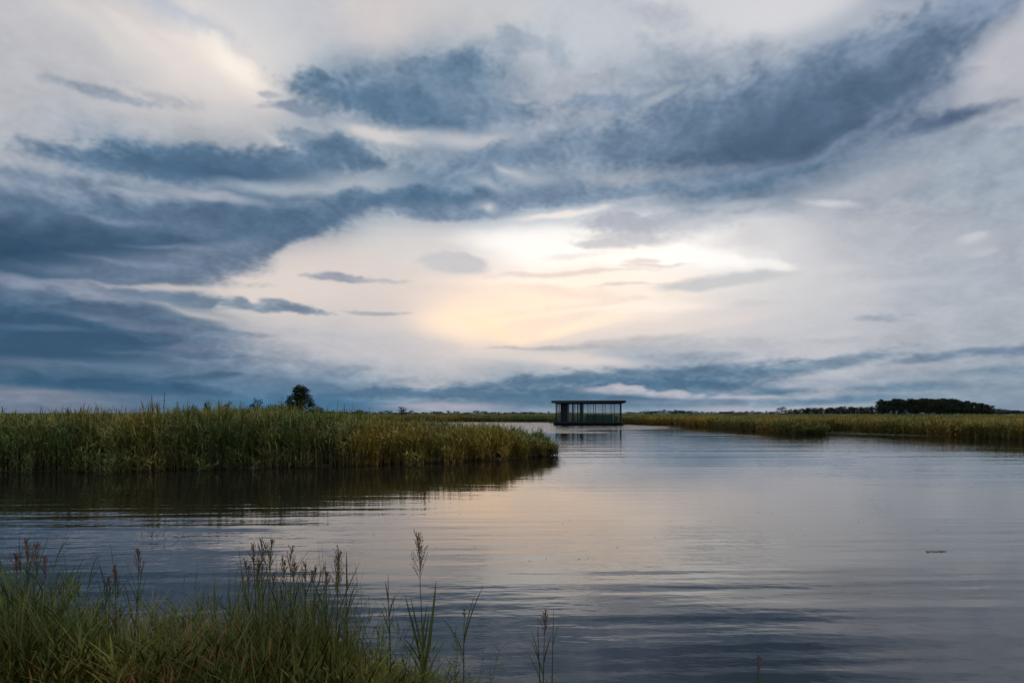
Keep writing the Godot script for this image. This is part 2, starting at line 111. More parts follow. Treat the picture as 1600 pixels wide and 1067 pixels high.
	[15.80, 1.45, 0.89, 0.31, 0, 184, 184, 194, 0.80, 0.60, 0.90], [17.19, 1.33, 0.98, 0.26, 0, 180, 182, 192, 0.75, 0.70, 0.90], [19.12, 1.22, 2.88, 0.25, 0, 178, 181, 192, 0.85, 0.50, 0.60],
	[15.21, 0.88, 7.50, 0.21, 0, 112, 136, 160, 0.80, 0.70, 0.30], [19.12, 0.25, 6.23, 0.25, 0, 168, 172, 187, 0.85, 0.80, 0.30]]

func _ready():
	# ---- camera ----
	var cam := Camera3D.new()
	cam.name = "camera"
	cam.projection = Camera3D.PROJECTION_FRUSTUM
	cam.near = 0.1
	cam.far = 6000.0
	cam.size = 0.1
	cam.frustum_offset = Vector2(0, 0.01045)
	cam.position = Vector3(0, EYE, 0)
	add_child(cam)
	cam.current = true
	# ---- sky ----
	var env := Environment.new()
	env.background_mode = Environment.BG_SKY
	env.tonemap_mode = Environment.TONE_MAPPER_LINEAR
	env.tonemap_exposure = 1.0
	env.sdfgi_enabled = true
	env.ssao_enabled = true
	env.ssil_enabled = true
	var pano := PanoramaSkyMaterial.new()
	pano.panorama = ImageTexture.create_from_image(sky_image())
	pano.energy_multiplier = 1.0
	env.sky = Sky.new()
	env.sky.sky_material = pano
	var world := WorldEnvironment.new()
	world.name = "world"
	world.environment = env
	add_child(world)
	# ---- the veiled sun ----
	var sun := DirectionalLight3D.new()
	sun.name = "sun"
	sun.light_energy = 0.001
	sun.light_color = Color(1.0, 0.82, 0.64)
	sun.light_angular_distance = 24.0
	sun.shadow_enabled = true
	add_child(sun)
	var az := deg_to_rad(0.8)
	var el := deg_to_rad(8.0)
	var to_sun := Vector3(sin(az) * cos(el), sin(el), -cos(az) * cos(el))
	sun.look_at_from_position(to_sun * 100.0, Vector3.ZERO)
	build_place()

# ------------------------------------------------------------------ sky
const SW := 4096
const SH := 2048

func noise(sd, freq, oct, kind = FastNoiseLite.TYPE_SIMPLEX_SMOOTH, gain = 0.5):
	var n := FastNoiseLite.new()
	n.seed = sd
	n.noise_type = kind
	n.frequency = freq
	n.fractal_type = FastNoiseLite.FRACTAL_FBM
	n.fractal_octaves = oct
	n.fractal_gain = gain
	return n

func lin(c: float) -> float:
	c = clampf(c / 255.0, 0.0, 1.0)
	return c / 12.92 if c <= 0.04045 else pow((c + 0.055) / 1.055, 2.4)

func sky_image() -> Image:
	# whole dome, coarse: broken dusk overcast, greyer and darker low down away from the sunset
	var cw := 512
	var ch := 256
	var big: FastNoiseLite = noise(11, 1.5, 5)
	var big2: FastNoiseLite = noise(12, 0.8, 4)
	var dome := Image.create_empty(cw, ch, false, Image.FORMAT_RGBF)
	for j in ch:
		var e := (0.5 - (j + 0.5) / ch) * 180.0
		var er := deg_to_rad(e)
		for i in cw:
			var a := deg_to_rad(((i + 0.5) / cw - 0.5) * 360.0)
			var d := Vector3(sin(a) * cos(er), sin(er), -cos(a) * cos(er))
			var k := 1.0 / (maxf(d.y, 0.0) + 0.35)
			var p := Vector3(d.x * k, maxf(d.y, 0.0) * 2.0, d.z * k)
			var c: float = smoothstep(-0.1, 0.75, big.get_noise_3dv(p) + 0.5 * big2.get_noise_3dv(p))
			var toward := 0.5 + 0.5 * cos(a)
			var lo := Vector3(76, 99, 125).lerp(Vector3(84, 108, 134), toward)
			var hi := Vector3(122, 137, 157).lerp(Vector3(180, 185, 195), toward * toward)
			hi = hi.lerp(Vector3(226, 225, 228), smoothstep(19.0, 34.0, e))  # unseen upper sky brightened to throw more light on the reeds
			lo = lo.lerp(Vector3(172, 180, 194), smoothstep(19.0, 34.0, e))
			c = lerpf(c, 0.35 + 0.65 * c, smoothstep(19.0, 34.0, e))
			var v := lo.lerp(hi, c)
			dome.set_pixel(i, j, Color(v.x, v.y, v.z))
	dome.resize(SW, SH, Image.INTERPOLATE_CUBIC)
	# the quarter towards the sunset, fine
	var per := 4096.0 / 360.0
	var i0 := SW / 2 - int(48 * per)
	var w := 2 * int(48 * per)
	var j0 := SH / 2 - int(37 * per)
	var h := SH / 2 - j0 + 6
	var n1: FastNoiseLite = noise(43, 0.15, 3)
	var n2: FastNoiseLite = noise(63, 0.15, 3)
	var n3: FastNoiseLite = noise(3, 0.24, 6, FastNoiseLite.TYPE_SIMPLEX_SMOOTH, 0.46)
	var n4: FastNoiseLite = noise(4, 1.2, 4, FastNoiseLite.TYPE_SIMPLEX_SMOOTH, 0.5)
	var n5: FastNoiseLite = noise(5, 0.34, 4, FastNoiseLite.TYPE_SIMPLEX_SMOOTH, 0.45)
	n5.fractal_type = FastNoiseLite.FRACTAL_RIDGED
	var ux := PackedFloat32Array(); ux.resize(w * h)
	var uy := PackedFloat32Array(); uy.resize(w * h)
	var dn := PackedFloat32Array(); dn.resize(w * h)
	var col := PackedVector3Array(); col.resize(w * h)
	# air on a coarse net
	var st := 10
	var gw := w / st + 2
	var gh := h / st + 2
	var net := PackedVector3Array(); net.resize(gw * gh)
	for j in gh:
		for i in gw:
			var a := (i * st + i0 - SW / 2 + 0.5) / per
			var e := (SH / 2 - j * st - j0 - 0.5) / per
			var sum := Vector3.ZERO
			var ws := 1e-9
			for q in AIR:
				var da: float = (a - q[0]) / 4.2
				var de: float = (e - q[1]) / 2.4
				var wt := exp(-minf(da * da + de * de, 60.0)) + 1e-7 / (1.0 + da * da + de * de)
				sum += Vector3(q[2], q[3], q[4]) * wt
				ws += wt
			net[j * gw + i] = sum / ws
	for j in h:
		var e := (SH / 2 - j - j0 - 0.5) / per
		# clouds lie flatter towards the horizon
		var flat := 1.0 + 2.6 * exp(-maxf(e, 0.0) / 9.0)
		var amp := 0.35 + 0.65 * smoothstep(0.0, 14.0, e)
		for i in w:
			var a := (i + i0 - SW / 2 + 0.5) / per
			var k := j * w + i
			var x := a
			var y := 1.25 * e + 22.0 * (1.0 - exp(-maxf(e, 0.0) / 8.0))
			var wx: float = n1.get_noise_2d(x, y)
			var wy: float = n2.get_noise_2d(x, y)
			var f: float = n3.get_noise_2d(x + wx * 1.5, y * 1.1 + wy * 1.5)
			ux[k] = a + 0.7 * wx * amp + 0.45 * f
			uy[k] = e + (0.35 * wy * amp + 0.3 * f) / (0.6 + 0.4 * flat)
			dn[k] = 0.8 * f + 0.38 * n4.get_noise_2d(x, y * 1.3) + 0.35 * n5.get_noise_2d(x + wx, y * 0.9 + wy)
			var fx := float(i) / st
			var fy := float(j) / st
			var gi := int(fx)
			var gj := int(fy)
			fx -= gi
			fy -= gj
			var b := gj * gw + gi
			var v := net[b].lerp(net[b + 1], fx).lerp(net[b + gw].lerp(net[b + gw + 1], fx), fy)
			col[k] = v
	for s in CLOUDS:
		var ca: float = s[0]
		var ce: float = s[1]
		var rx: float = s[2]
		var ry: float = s[3]
		var cs := cos(deg_to_rad(s[4]))
		var sn := sin(deg_to_rad(s[4]))
		var tint := Vector3(s[5], s[6], s[7])
		var op: float = s[8]
		var soft: float = s[9]
		var rag: float = s[10]
		var ex := (absf(rx * cs) + absf(ry * sn)) * 1.7 + 1.5
		var ey := (absf(rx * sn) + absf(ry * cs)) * 1.7 + 0.8
		var ia := maxi(0, int((ca - ex) * per) + SW / 2 - i0)
		var ib := mini(w - 1, int((ca + ex) * per) + SW / 2 - i0)
		var ja := maxi(0, SH / 2 - j0 - int((ce + ey) * per))
		var jb := mini(h - 1, SH / 2 - j0 - int((ce - ey) * per))
		var inner := 1.0 - 0.95 * minf(soft, 1.0)
		var outer := 1.0 + 0.6 * soft
		for j in range(ja, jb + 1):
			for i in range(ia, ib + 1):
				var k := j * w + i
				var x := ux[k] - ca
				var y := uy[k] - ce
				var p := (x * cs + y * sn) / rx
				var q := (y * cs - x * sn) / ry
				var dd := p * p + q * q
				if dd > 3.4:
					continue
				dd = sqrt(dd) + dn[k] * rag * 0.9
				if dd < outer:
					var t := clampf((outer - dd) / (outer - inner), 0.0, 1.0)
					t = t * t * (3.0 - 2.0 * t) * op
					col[k] = col[k].lerp(tint, t)
	for j in h:
		var e := (SH / 2 - j - j0 - 0.5) / per
		for i in w:
			var a := (i + i0 - SW / 2 + 0.5) / per
			var k := j * w + i
			var wgt := (1.0 - smoothstep(38.0, 47.0, absf(a))) * (1.0 - smoothstep(31.5, 36.5, e))
			if wgt > 0.0:
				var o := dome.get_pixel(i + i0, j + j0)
				# torn edges: where dark cloud gives way to light, the line between them is ragged
				var tone := clampf((col[k].x - 75.0) / 140.0, 0.0, 1.0)
				var edge := 6.0 * tone * (1.0 - tone) * (1.0 - tone)
				col[k] += Vector3(120, 96, 70) * (dn[k] * edge * 0.15 * smoothstep(-3.0, 5.0, e))
				var grey := col[k].dot(Vector3(0.3, 0.59, 0.11))
				col[k] = col[k].lerp(Vector3(grey, grey, grey), 0.08)
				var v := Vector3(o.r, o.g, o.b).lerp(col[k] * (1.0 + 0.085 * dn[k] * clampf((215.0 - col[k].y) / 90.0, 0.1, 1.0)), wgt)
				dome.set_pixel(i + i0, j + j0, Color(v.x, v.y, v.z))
	var data := dome.get_data().to_float32_array()
	var table := PackedFloat32Array(); table.resize(2049)
	for i in 2049:
		table[i] = lin(i / 8.0)
	for i in data.size():
		data[i] = table[int(clampf(data[i], 0.0, 255.0) * 8.0)]
	# gain added to glow round the hidden sun, mostly red, so water reflects peach
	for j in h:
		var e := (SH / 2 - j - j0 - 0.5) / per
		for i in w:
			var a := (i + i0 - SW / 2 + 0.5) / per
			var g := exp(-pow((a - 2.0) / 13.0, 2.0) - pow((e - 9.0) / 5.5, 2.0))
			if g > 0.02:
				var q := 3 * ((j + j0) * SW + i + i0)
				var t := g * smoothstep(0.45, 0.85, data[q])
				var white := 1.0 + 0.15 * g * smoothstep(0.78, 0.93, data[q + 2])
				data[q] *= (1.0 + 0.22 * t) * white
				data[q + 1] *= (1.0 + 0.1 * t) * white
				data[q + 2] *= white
	var made := Image.create_from_data(SW, SH, false, Image.FORMAT_RGBF, data.to_byte_array())
	# a panorama begins towards -z
	var turned := Image.create_empty(SW, SH, false, Image.FORMAT_RGBF)
	turned.blit_rect(made, Rect2i(SW / 2, 0, SW / 2, SH), Vector2i.ZERO)
	turned.blit_rect(made, Rect2i(0, 0, SW / 2, SH), Vector2i(SW / 2, 0))
	return turned


# ------------------------------------------------------------------ mesh helpers
class Shape:
	var v := PackedVector3Array()
	var n := PackedVector3Array()
	var c := PackedColorArray()
	var t := PackedInt32Array()
	func quad(p0, p1, p2, p3, col):
		var k := v.size()
		v.append_array([p0, p1, p2, p3])
		c.append_array([col, col, col, col])
		t.append_array([k, k + 1, k + 2, k, k + 2, k + 3])
	func tri(p0, p1, p2, col):
		var k := v.size()
		v.append_array([p0, p1, p2])
		c.append_array([col, col, col])
		t.append_array([k, k + 1, k + 2])
	# a ribbon along points, with a half width at each, turned to face sideways from side
	func ribbon(pts: Array, half: Array, side: Vector3, col: Color):
		var k := v.size()
		for i in pts.size():
			var s: Vector3 = side * half[i]
			v.append(pts[i] - s)
			v.append(pts[i] + s)
			c.append(col)
			c.append(col)
			if i > 0:
				var b := k + 2 * i
				t.append_array([b - 2, b - 1, b + 1, b - 2, b + 1, b])
	func tube(pts: Array, rad: Array, sides: int, col: Color):
		var k := v.size()
		for i in pts.size():
			var d: Vector3 = (pts[mini(i + 1, pts.size() - 1)] - pts[maxi(i - 1, 0)]).normalized()
			var a := d.cross(Vector3(0.31, 0.17, 0.93)).normalized()
			var b := d.cross(a)
			for s in sides:
				var w := TAU * s / sides
				v.append(pts[i] + (a * cos(w) + b * sin(w)) * rad[i])
				c.append(col)
				if i > 0:
					var q := k + (i - 1) * sides
					var s2 := (s + 1) % sides
					t.append_array([q + s, q + sides + s2, q + s2, q + s, q + sides + s, q + sides + s2])
	func box(lo: Vector3, hi: Vector3, col := Color.WHITE):
		var p := []
		for i in 8:
			p.append(Vector3(hi.x if i & 1 else lo.x, hi.y if i & 2 else lo.y, hi.z if i & 4 else lo.z))
		for f in [[0, 2, 3, 1], [4, 5, 7, 6], [0, 4, 6, 2], [1, 3, 7, 5], [0, 1, 5, 4], [2, 6, 7, 3]]:
			quad(p[f[0]], p[f[1]], p[f[2]], p[f[3]], col)
	func add_to(m: ArrayMesh):
		var a := []
		a.resize(Mesh.ARRAY_MAX)
		a[Mesh.ARRAY_VERTEX] = v
		if n.size() == v.size():
			a[Mesh.ARRAY_NORMAL] = n
		if c.size() == v.size():
			a[Mesh.ARRAY_COLOR] = c
		a[Mesh.ARRAY_INDEX] = t
		m.add_surface_from_arrays(Mesh.PRIMITIVE_TRIANGLES, a)
	func mesh() -> ArrayMesh:
		var m := ArrayMesh.new()
		add_to(m)
		return m

func part(called: String, m: Mesh, mat: Material, parent: Node = self) -> MeshInstance3D:
	var o := MeshInstance3D.new()
	o.name = called
	o.mesh = m
	o.material_override = mat
	parent.add_child(o, true)
	return o

var taken := {}
func numbered(called: String) -> String:
	var k: int = taken.get(called, 0)
	taken[called] = k + 1
	return called if k == 0 else "%s_%03d" % [called, k]

func tag(o: Node, label := "", category := "", group := "", kind := ""):
	if label: o.set_meta("label", label)
	if category: o.set_meta("category", category)
	if group: o.set_meta("group", group)
	if kind: o.set_meta("kind", kind)

func base(called: String, at: Vector3, turn := 0.0) -> Node3D:
	var o := Node3D.new()
	o.name = numbered(called)
	o.position = at
	o.rotation.y = turn
	add_child(o)
	return o

func scatter(called: String, m: Mesh, mat: Material, places: Array, tints: Array, label: String, category: String):
	var mm := MultiMesh.new()
	mm.transform_format = MultiMesh.TRANSFORM_3D
	mm.use_colors = true
	mm.mesh = m
	mm.instance_count = places.size()
	for i in places.size():
		mm.set_instance_transform(i, places[i])
		mm.set_instance_color(i, tints[i])
	var o := MultiMeshInstance3D.new()
	o.name = numbered(called)
	o.multimesh = mm
	o.material_override = mat
	add_child(o)
	tag(o, label, category, "", "stuff")

# the spot d metres ahead, on the line of sight that leaves the middle by px / 1067 (the lens is 1067 px long)
func ahead(px: float, d: float, y := 0.0) -> Vector3:
	return Vector3((px - 800.0) / 1067.0 * d, y, -d)

# height at distance d that reaches picture row py
func reach(py: float, d: float) -> float:
	return EYE - (py - 645.0) / 1067.0 * d

func srgb(r, g, b) -> Color:
	return Color(r, g, b).linear_to_srgb()

# ------------------------------------------------------------------ materials
var leafy: StandardMaterial3D
var woody: StandardMaterial3D

func foliage(rough := 0.6, back := 1.0) -> StandardMaterial3D:
	var m := StandardMaterial3D.new()
	m.vertex_color_use_as_albedo = true
	m.roughness = rough
	m.metallic_specular = 0.35
	m.backlight = Color(back, back, back * 0.7)
	m.cull_mode = BaseMaterial3D.CULL_DISABLED
	return m

func plain(c: Color, rough := 0.7, spec := 0.4) -> StandardMaterial3D:
	var m := StandardMaterial3D.new()
	m.albedo_color = c.linear_to_srgb()
	m.roughness = rough
	m.metallic_specular = spec
	return m

func build_place():
	leafy = foliage()
	woody = plain(Color(0.05, 0.042, 0.032), 0.9)
	build_ground()
	build_water()
	build_reeds()
	build_trees()
	build_pavilion()
	build_foreground()
	build_floating()

# ------------------------------------------------------------------ land and water
# outlines of the dry land, x and z in metres
var left_land := PackedVector2Array([Vector2(-90, -14), Vector2(-40, -17), Vector2(-22, -18.9), Vector2(-15.4, -20.6), Vector2(-10, -21.6), Vector2(-5.2, -23.1), Vector2(-2.5, -24.8), Vector2(0, -26.7), Vector2(1.6, -28.4), Vector2(1.9, -29.2), Vector2(1.2, -30.6), Vector2(-3, -33.5), Vector2(-7.5, -38.5), Vector2(-9.5, -46), Vector2(-14.5, -70), Vector2(-27, -137), Vector2(-90, -137)])
var far_land := PackedVector2Array([Vector2(-3900, -137), Vector2(-27, -137), Vector2(-5, -139), Vector2(10, -133), Vector2(17, -116), Vector2(19.5, -102), Vector2(23, -93), Vector2(24.3, -80), Vector2(24, -68), Vector2(23.6, -60), Vector2(24.4, -56.3), Vector2(26, -57), Vector2(28, -64), Vector2(31, -70.5), Vector2(32.6, -66), Vector2(32.8, -58), Vector2(33.1, -50.5), Vector2(33.6, -44.6), Vector2(35, -38), Vector2(48, -27), Vector2(90, -20), Vector2(3900, -20), Vector2(3900, -3900), Vector2(-3900, -3900)])
var near_land := PackedVector2Array([Vector2(-3900, 30), Vector2(-60, -6), Vector2(-12, -5.2), Vector2(-6, -4.7), Vector2(-3, -4.35), Vector2(-1.2, -3.95), Vector2(0, -3.2), Vector2(1.4, -2.6), Vector2(4, -1.6), Vector2(12, -0.5), Vector2(60, 0), Vector2(3900, 30), Vector2(3900, 3900), Vector2(-3900, 3900)])

func shore(p: Vector2) -> float:   # metres inside the land, negative in the water
	var best := -1e9
	for poly in [left_land, far_land, near_land]:
		var d := 1e9
		for i in poly.size():
			var a: Vector2 = poly[i]
			var b: Vector2 = poly[(i + 1) % poly.size()]
			d = minf(d, p.distance_squared_to(Geometry2D.get_closest_point_to_segment(p, a, b)))
		d = sqrt(d)
		best = maxf(best, d if Geometry2D.is_point_in_polygon(p, poly) else -d)
	return best

func steps(list: Array) -> PackedFloat32Array:   # [from, to, step] runs joined
	var o := PackedFloat32Array()
	for r in list:
		var n: int = maxi(1, int(round((r[1] - r[0]) / r[2])))
		for i in n:
			o.append(lerpf(r[0], r[1], float(i) / n))
	o.append(list[-1][1])
	return o

func build_ground():
	var xs := steps([[-4000, -400, 900], [-400, -60, 34], [-60, -10, 1.0], [-10, 6, 0.4], [6, 45, 0.8], [45, 400, 36], [400, 4000, 900]])
	var zs := steps([[-4000, -400, 900], [-400, -145, 26], [-145, -75, 2.0], [-75, -16, 0.7], [-16, -8, 1.5], [-8, 2, 0.4], [2, 60, 12], [60, 4000, 1300]])
	var rough: FastNoiseLite = noise(21, 0.35, 3)
	var wide: FastNoiseLite = noise(22, 0.02, 3)
	var s := Shape.new()
	for z in zs:
		for x in xs:
			var d := shore(Vector2(x, z))
			var h := lerpf(-0.9, 0.14, smoothstep(-1.6, 0.6, d + 0.25 * rough.get_noise_2d(x, z)))
			h += 0.05 * rough.get_noise_2d(x * 2.0, z * 2.0) * smoothstep(-0.5, 1.0, d)
			if z < -150.0:
				h += 0.12 * wide.get_noise_2d(x, z)
			s.v.append(Vector3(x, h, z))
	var w := xs.size()
	for j in zs.size() - 1:
		for i in w - 1:
			var k := j * w + i
			s.t.append_array([k, k + 1, k + w + 1, k, k + w + 1, k + w])
	var m := StandardMaterial3D.new()
	var nt := NoiseTexture2D.new()
	nt.width = 512
	nt.height = 512
	nt.seamless = true
	nt.noise = noise(23, 0.02, 5)
	var g := Gradient.new()
	g.set_color(0, srgb(0.035, 0.036, 0.016))
	g.set_color(1, srgb(0.10, 0.092, 0.038))
	nt.color_ramp = g
	m.albedo_texture = nt
	m.uv1_triplanar = true
	m.uv1_world_triplanar = true
	m.uv1_scale = Vector3(0.06, 0.06, 0.06)
	m.roughness = 0.95
	m.metallic_specular = 0.2
	var o := part("ground", s.mesh(), m)
	tag(o, "", "", "", "structure")

var wave_d: FastNoiseLite
var wave_a: FastNoiseLite
var wave_b: FastNoiseLite
var wave_c: FastNoiseLite
var calm: FastNoiseLite

func wave(x: float, z: float) -> float:
	var k := clampf(0.6 + 1.3 * calm.get_noise_2d(x * 0.5, z), 0.15, 1.6)
	return k * (0.011 * wave_d.get_noise_2d(x * 0.07, z + 0.05 * x) + 0.0052 * wave_a.get_noise_2d(x * 0.12, z) + 0.0032 * wave_b.get_noise_2d(x * 0.10, z + 0.04 * x) + 0.0004 * wave_c.get_noise_2d(x * 0.25, z + 0.1 * x))

# wind has roughened the far reach in front of the pavilion
func ruffled(x: float, z: float) -> bool:
	return z < -61.0 + 15.0 * calm.get_noise_2d(x * 0.25, z * 1.3) - maxf(0.0, x - 7.0) * 2.1

func water_patch(m: ArrayMesh, x0: float, x1: float, dx: float, z0: float, z1: float, dz: float, split := false):
	var nx := int(round((x1 - x0) / dx)) + 1
	var nz := int(round((z1 - z0) / dz)) + 1
	var s := Shape.new()
	s.v.resize(nx * nz)
	s.n.resize(nx * nz)
	for j in nz:
		for i in nx:
			var k := j * nx + i
			var x := x0 + i * dx
			var z := z0 + j * dz
			var h := wave(x, z)
			s.v[k] = Vector3(x, h, z)
			s.n[k] = Vector3((h - wave(x + 0.05, z)) / 0.05, 1.0, (h - wave(x, z + 0.03)) / 0.03).normalized()
	var rough := Shape.new()
	for j in nz - 1:
		for i in nx - 1:
			var k := j * nx + i
			var six := [k, k + 1, k + nx + 1, k, k + nx + 1, k + nx]
			if split and ruffled(x0 + (i + 0.5) * dx, z0 + (j + 0.5) * dz):
				rough.t.append_array(six)
			else:
				s.t.append_array(six)
	s.add_to(m)
	if split:
		rough.v = s.v
		rough.n = s.n
		rough.add_to(m)

func water_material(ripple: float, rough: float) -> StandardMaterial3D:
	var m := StandardMaterial3D.new()
	m.albedo_color = srgb(0.019, 0.014, 0.012)
	m.roughness = rough
	m.metallic_specular = 0.65
	m.normal_enabled = true
	m.normal_texture = ripples
	m.normal_scale = ripple
	m.uv1_triplanar = true
	m.uv1_world_triplanar = true
	m.uv1_scale = Vector3(0.11, 1.0, 0.31)
	return m

var ripples: ImageTexture

func build_water():
	wave_d = noise(36, 0.2, 2)
	wave_a = noise(31, 0.55, 3)
	wave_b = noise(32, 1.5, 2)
	wave_c = noise(33, 4.0, 2)
	calm = noise(34, 0.07, 3)
	var n: FastNoiseLite = noise(35, 0.03, 4)
	var im: Image = n.get_seamless_image(512, 512)
	im.convert(Image.FORMAT_RGBA8)
	im.bump_map_to_normal_map(16.0)
	ripples = ImageTexture.create_from_image(im)
	var m := ArrayMesh.new()
	water_patch(m, -11.0, 11.0, 0.06, -12.0, -1.0, 0.03)
	water_patch(m, -32.0, 36.0, 0.2, -34.0, -12.0, 0.08)
	water_patch(m, -40.0, 50.0, 0.45, -50.0, -34.0, 0.16)
	water_patch(m, -40.0, 40.0, 0.8, -150.0, -50.0, 0.5, true)
	var s := Shape.new()
	var a := -0.02
	s.quad(Vector3(-400, a, -150), Vector3(400, a, -150), Vector3(400, a, 20), Vector3(-400, a, 20), Color.WHITE)
	s.n = PackedVector3Array([Vector3.UP, Vector3.UP, Vector3.UP, Vector3.UP])
	s.add_to(m)
	var o := MeshInstance3D.new()
	o.name = "water"
	o.mesh = m
	var near := water_material(0.01, 0.02)
	var mid := water_material(0.02, 0.02)
	var windy := water_material(0.3, 0.12)
	for k in 6:
		m.surface_set_material(k, [near, near, mid, mid, windy, mid][k])
	add_child(o)
	tag(o, "", "", "", "structure")

# ------------------------------------------------------------------ reeds
func blade_points(p: Vector3, az: float, length: float, up: float, droop: float, n := 4) -> Array:
	var out := Vector3(cos(az), 0, sin(az))
	var pts := [p]
	var d := (out * (1.0 - up) + Vector3.UP * up).normalized()
	for i in n:
		p += d * length / n
		pts.append(p)
		d = (d + Vector3.DOWN * droop / n + out * 0.1 * droop).normalized()
	return pts

func reed_clump(rng: RandomNumberGenerator, stems: int, spread: float, lw: float, leaves: int, plume: float) -> ArrayMesh:
	var s := Shape.new()
	for k in stems:
		var a := rng.randf() * TAU
		var r := spread * sqrt(rng.randf())
		var p := Vector3(cos(a) * r, -0.15, sin(a) * r)
		var h := rng.randf_range(0.72, 1.06)
		var lean := Vector3(rng.randfn(0, 0.09), 0, rng.randfn(0, 0.09))
		var top := Vector3(p.x, h, p.z) + lean * h * 1.5
		var mid := Vector3(p.x, h * 0.5, p.z) + lean * h * 0.4
		var g := rng.randf_range(0.75, 1.25)
		var yellow := rng.randf()
		var green := Color(0.245, 0.26, 0.06).lerp(Color(0.38, 0.31, 0.085), yellow * yellow)
		var stem := Color(0.19, 0.165, 0.06) if rng.randf() < 0.6 else Color(0.34, 0.25, 0.11)
		s.ribbon([p, mid, top], [lw * 0.24, lw * 0.2, lw * 0.1], Vector3(cos(a), 0, sin(a)), stem * g)
		for q in leaves:
			var t := rng.randf_range(0.12, 1.0)
			var b := p.lerp(mid, t * 2.0) if t < 0.5 else mid.lerp(top, t * 2.0 - 1.0)
			var az := rng.randf() * TAU
			var ln := rng.randf_range(0.16, 0.4)
			var pts := blade_points(b, az, ln, rng.randf_range(0.4, 0.85), rng.randf_range(0.3, 1.9), 3)
			var dead := t < 0.45 and rng.randf() < 0.5
			var col: Color = (Color(0.3, 0.21, 0.09) if dead else green) * g * rng.randf_range(0.75, 1.25)
			s.ribbon(pts, [lw * 0.3, lw * 0.5, lw * 0.4, 0.001], Vector3(-sin(az), 0.25, cos(az)).normalized(), col)
		if rng.randf() < plume:
			var pc := Color(0.22, 0.145, 0.085) * rng.randf_range(0.7, 1.2)
			for q in 5:
				var az := rng.randf() * TAU
				var b := top + Vector3(0, -0.02 * q, 0)
				s.ribbon(blade_points(b, az, rng.randf_range(0.08, 0.15), 0.88, 0.5, 2), [lw * 0.2, lw * 0.4, 0.001], Vector3(-sin(az), 0, cos(az)), pc)
	return s.mesh()

# runs along a shore line, inward by up to deep metres; calls back with the spot and how far along and in it is
func along(line: Array, inward: Vector2, deep: float, per_m2: float, rng: RandomNumberGenerator, each: Callable):
	for i in line.size() - 1:
		var a: Vector2 = line[i]
		var b: Vector2 = line[i + 1]
		var n := int(a.distance_to(b) * deep * per_m2)
		for k in n:
			var o := deep * rng.randf()
			each.call(a.lerp(b, rng.randf()) + inward * o, o)

func tilted(rng: RandomNumberGenerator, at: Vector3, wide: float, high: float) -> Transform3D:
	var t := Basis(Vector3.UP, rng.randf() * TAU).scaled(Vector3(wide, high, wide))
	t = Basis(Vector3(1, 0, 0), rng.randfn(0, 0.05)) * Basis(Vector3(0, 0, 1), rng.randfn(0, 0.05)) * t
	return Transform3D(t, at)

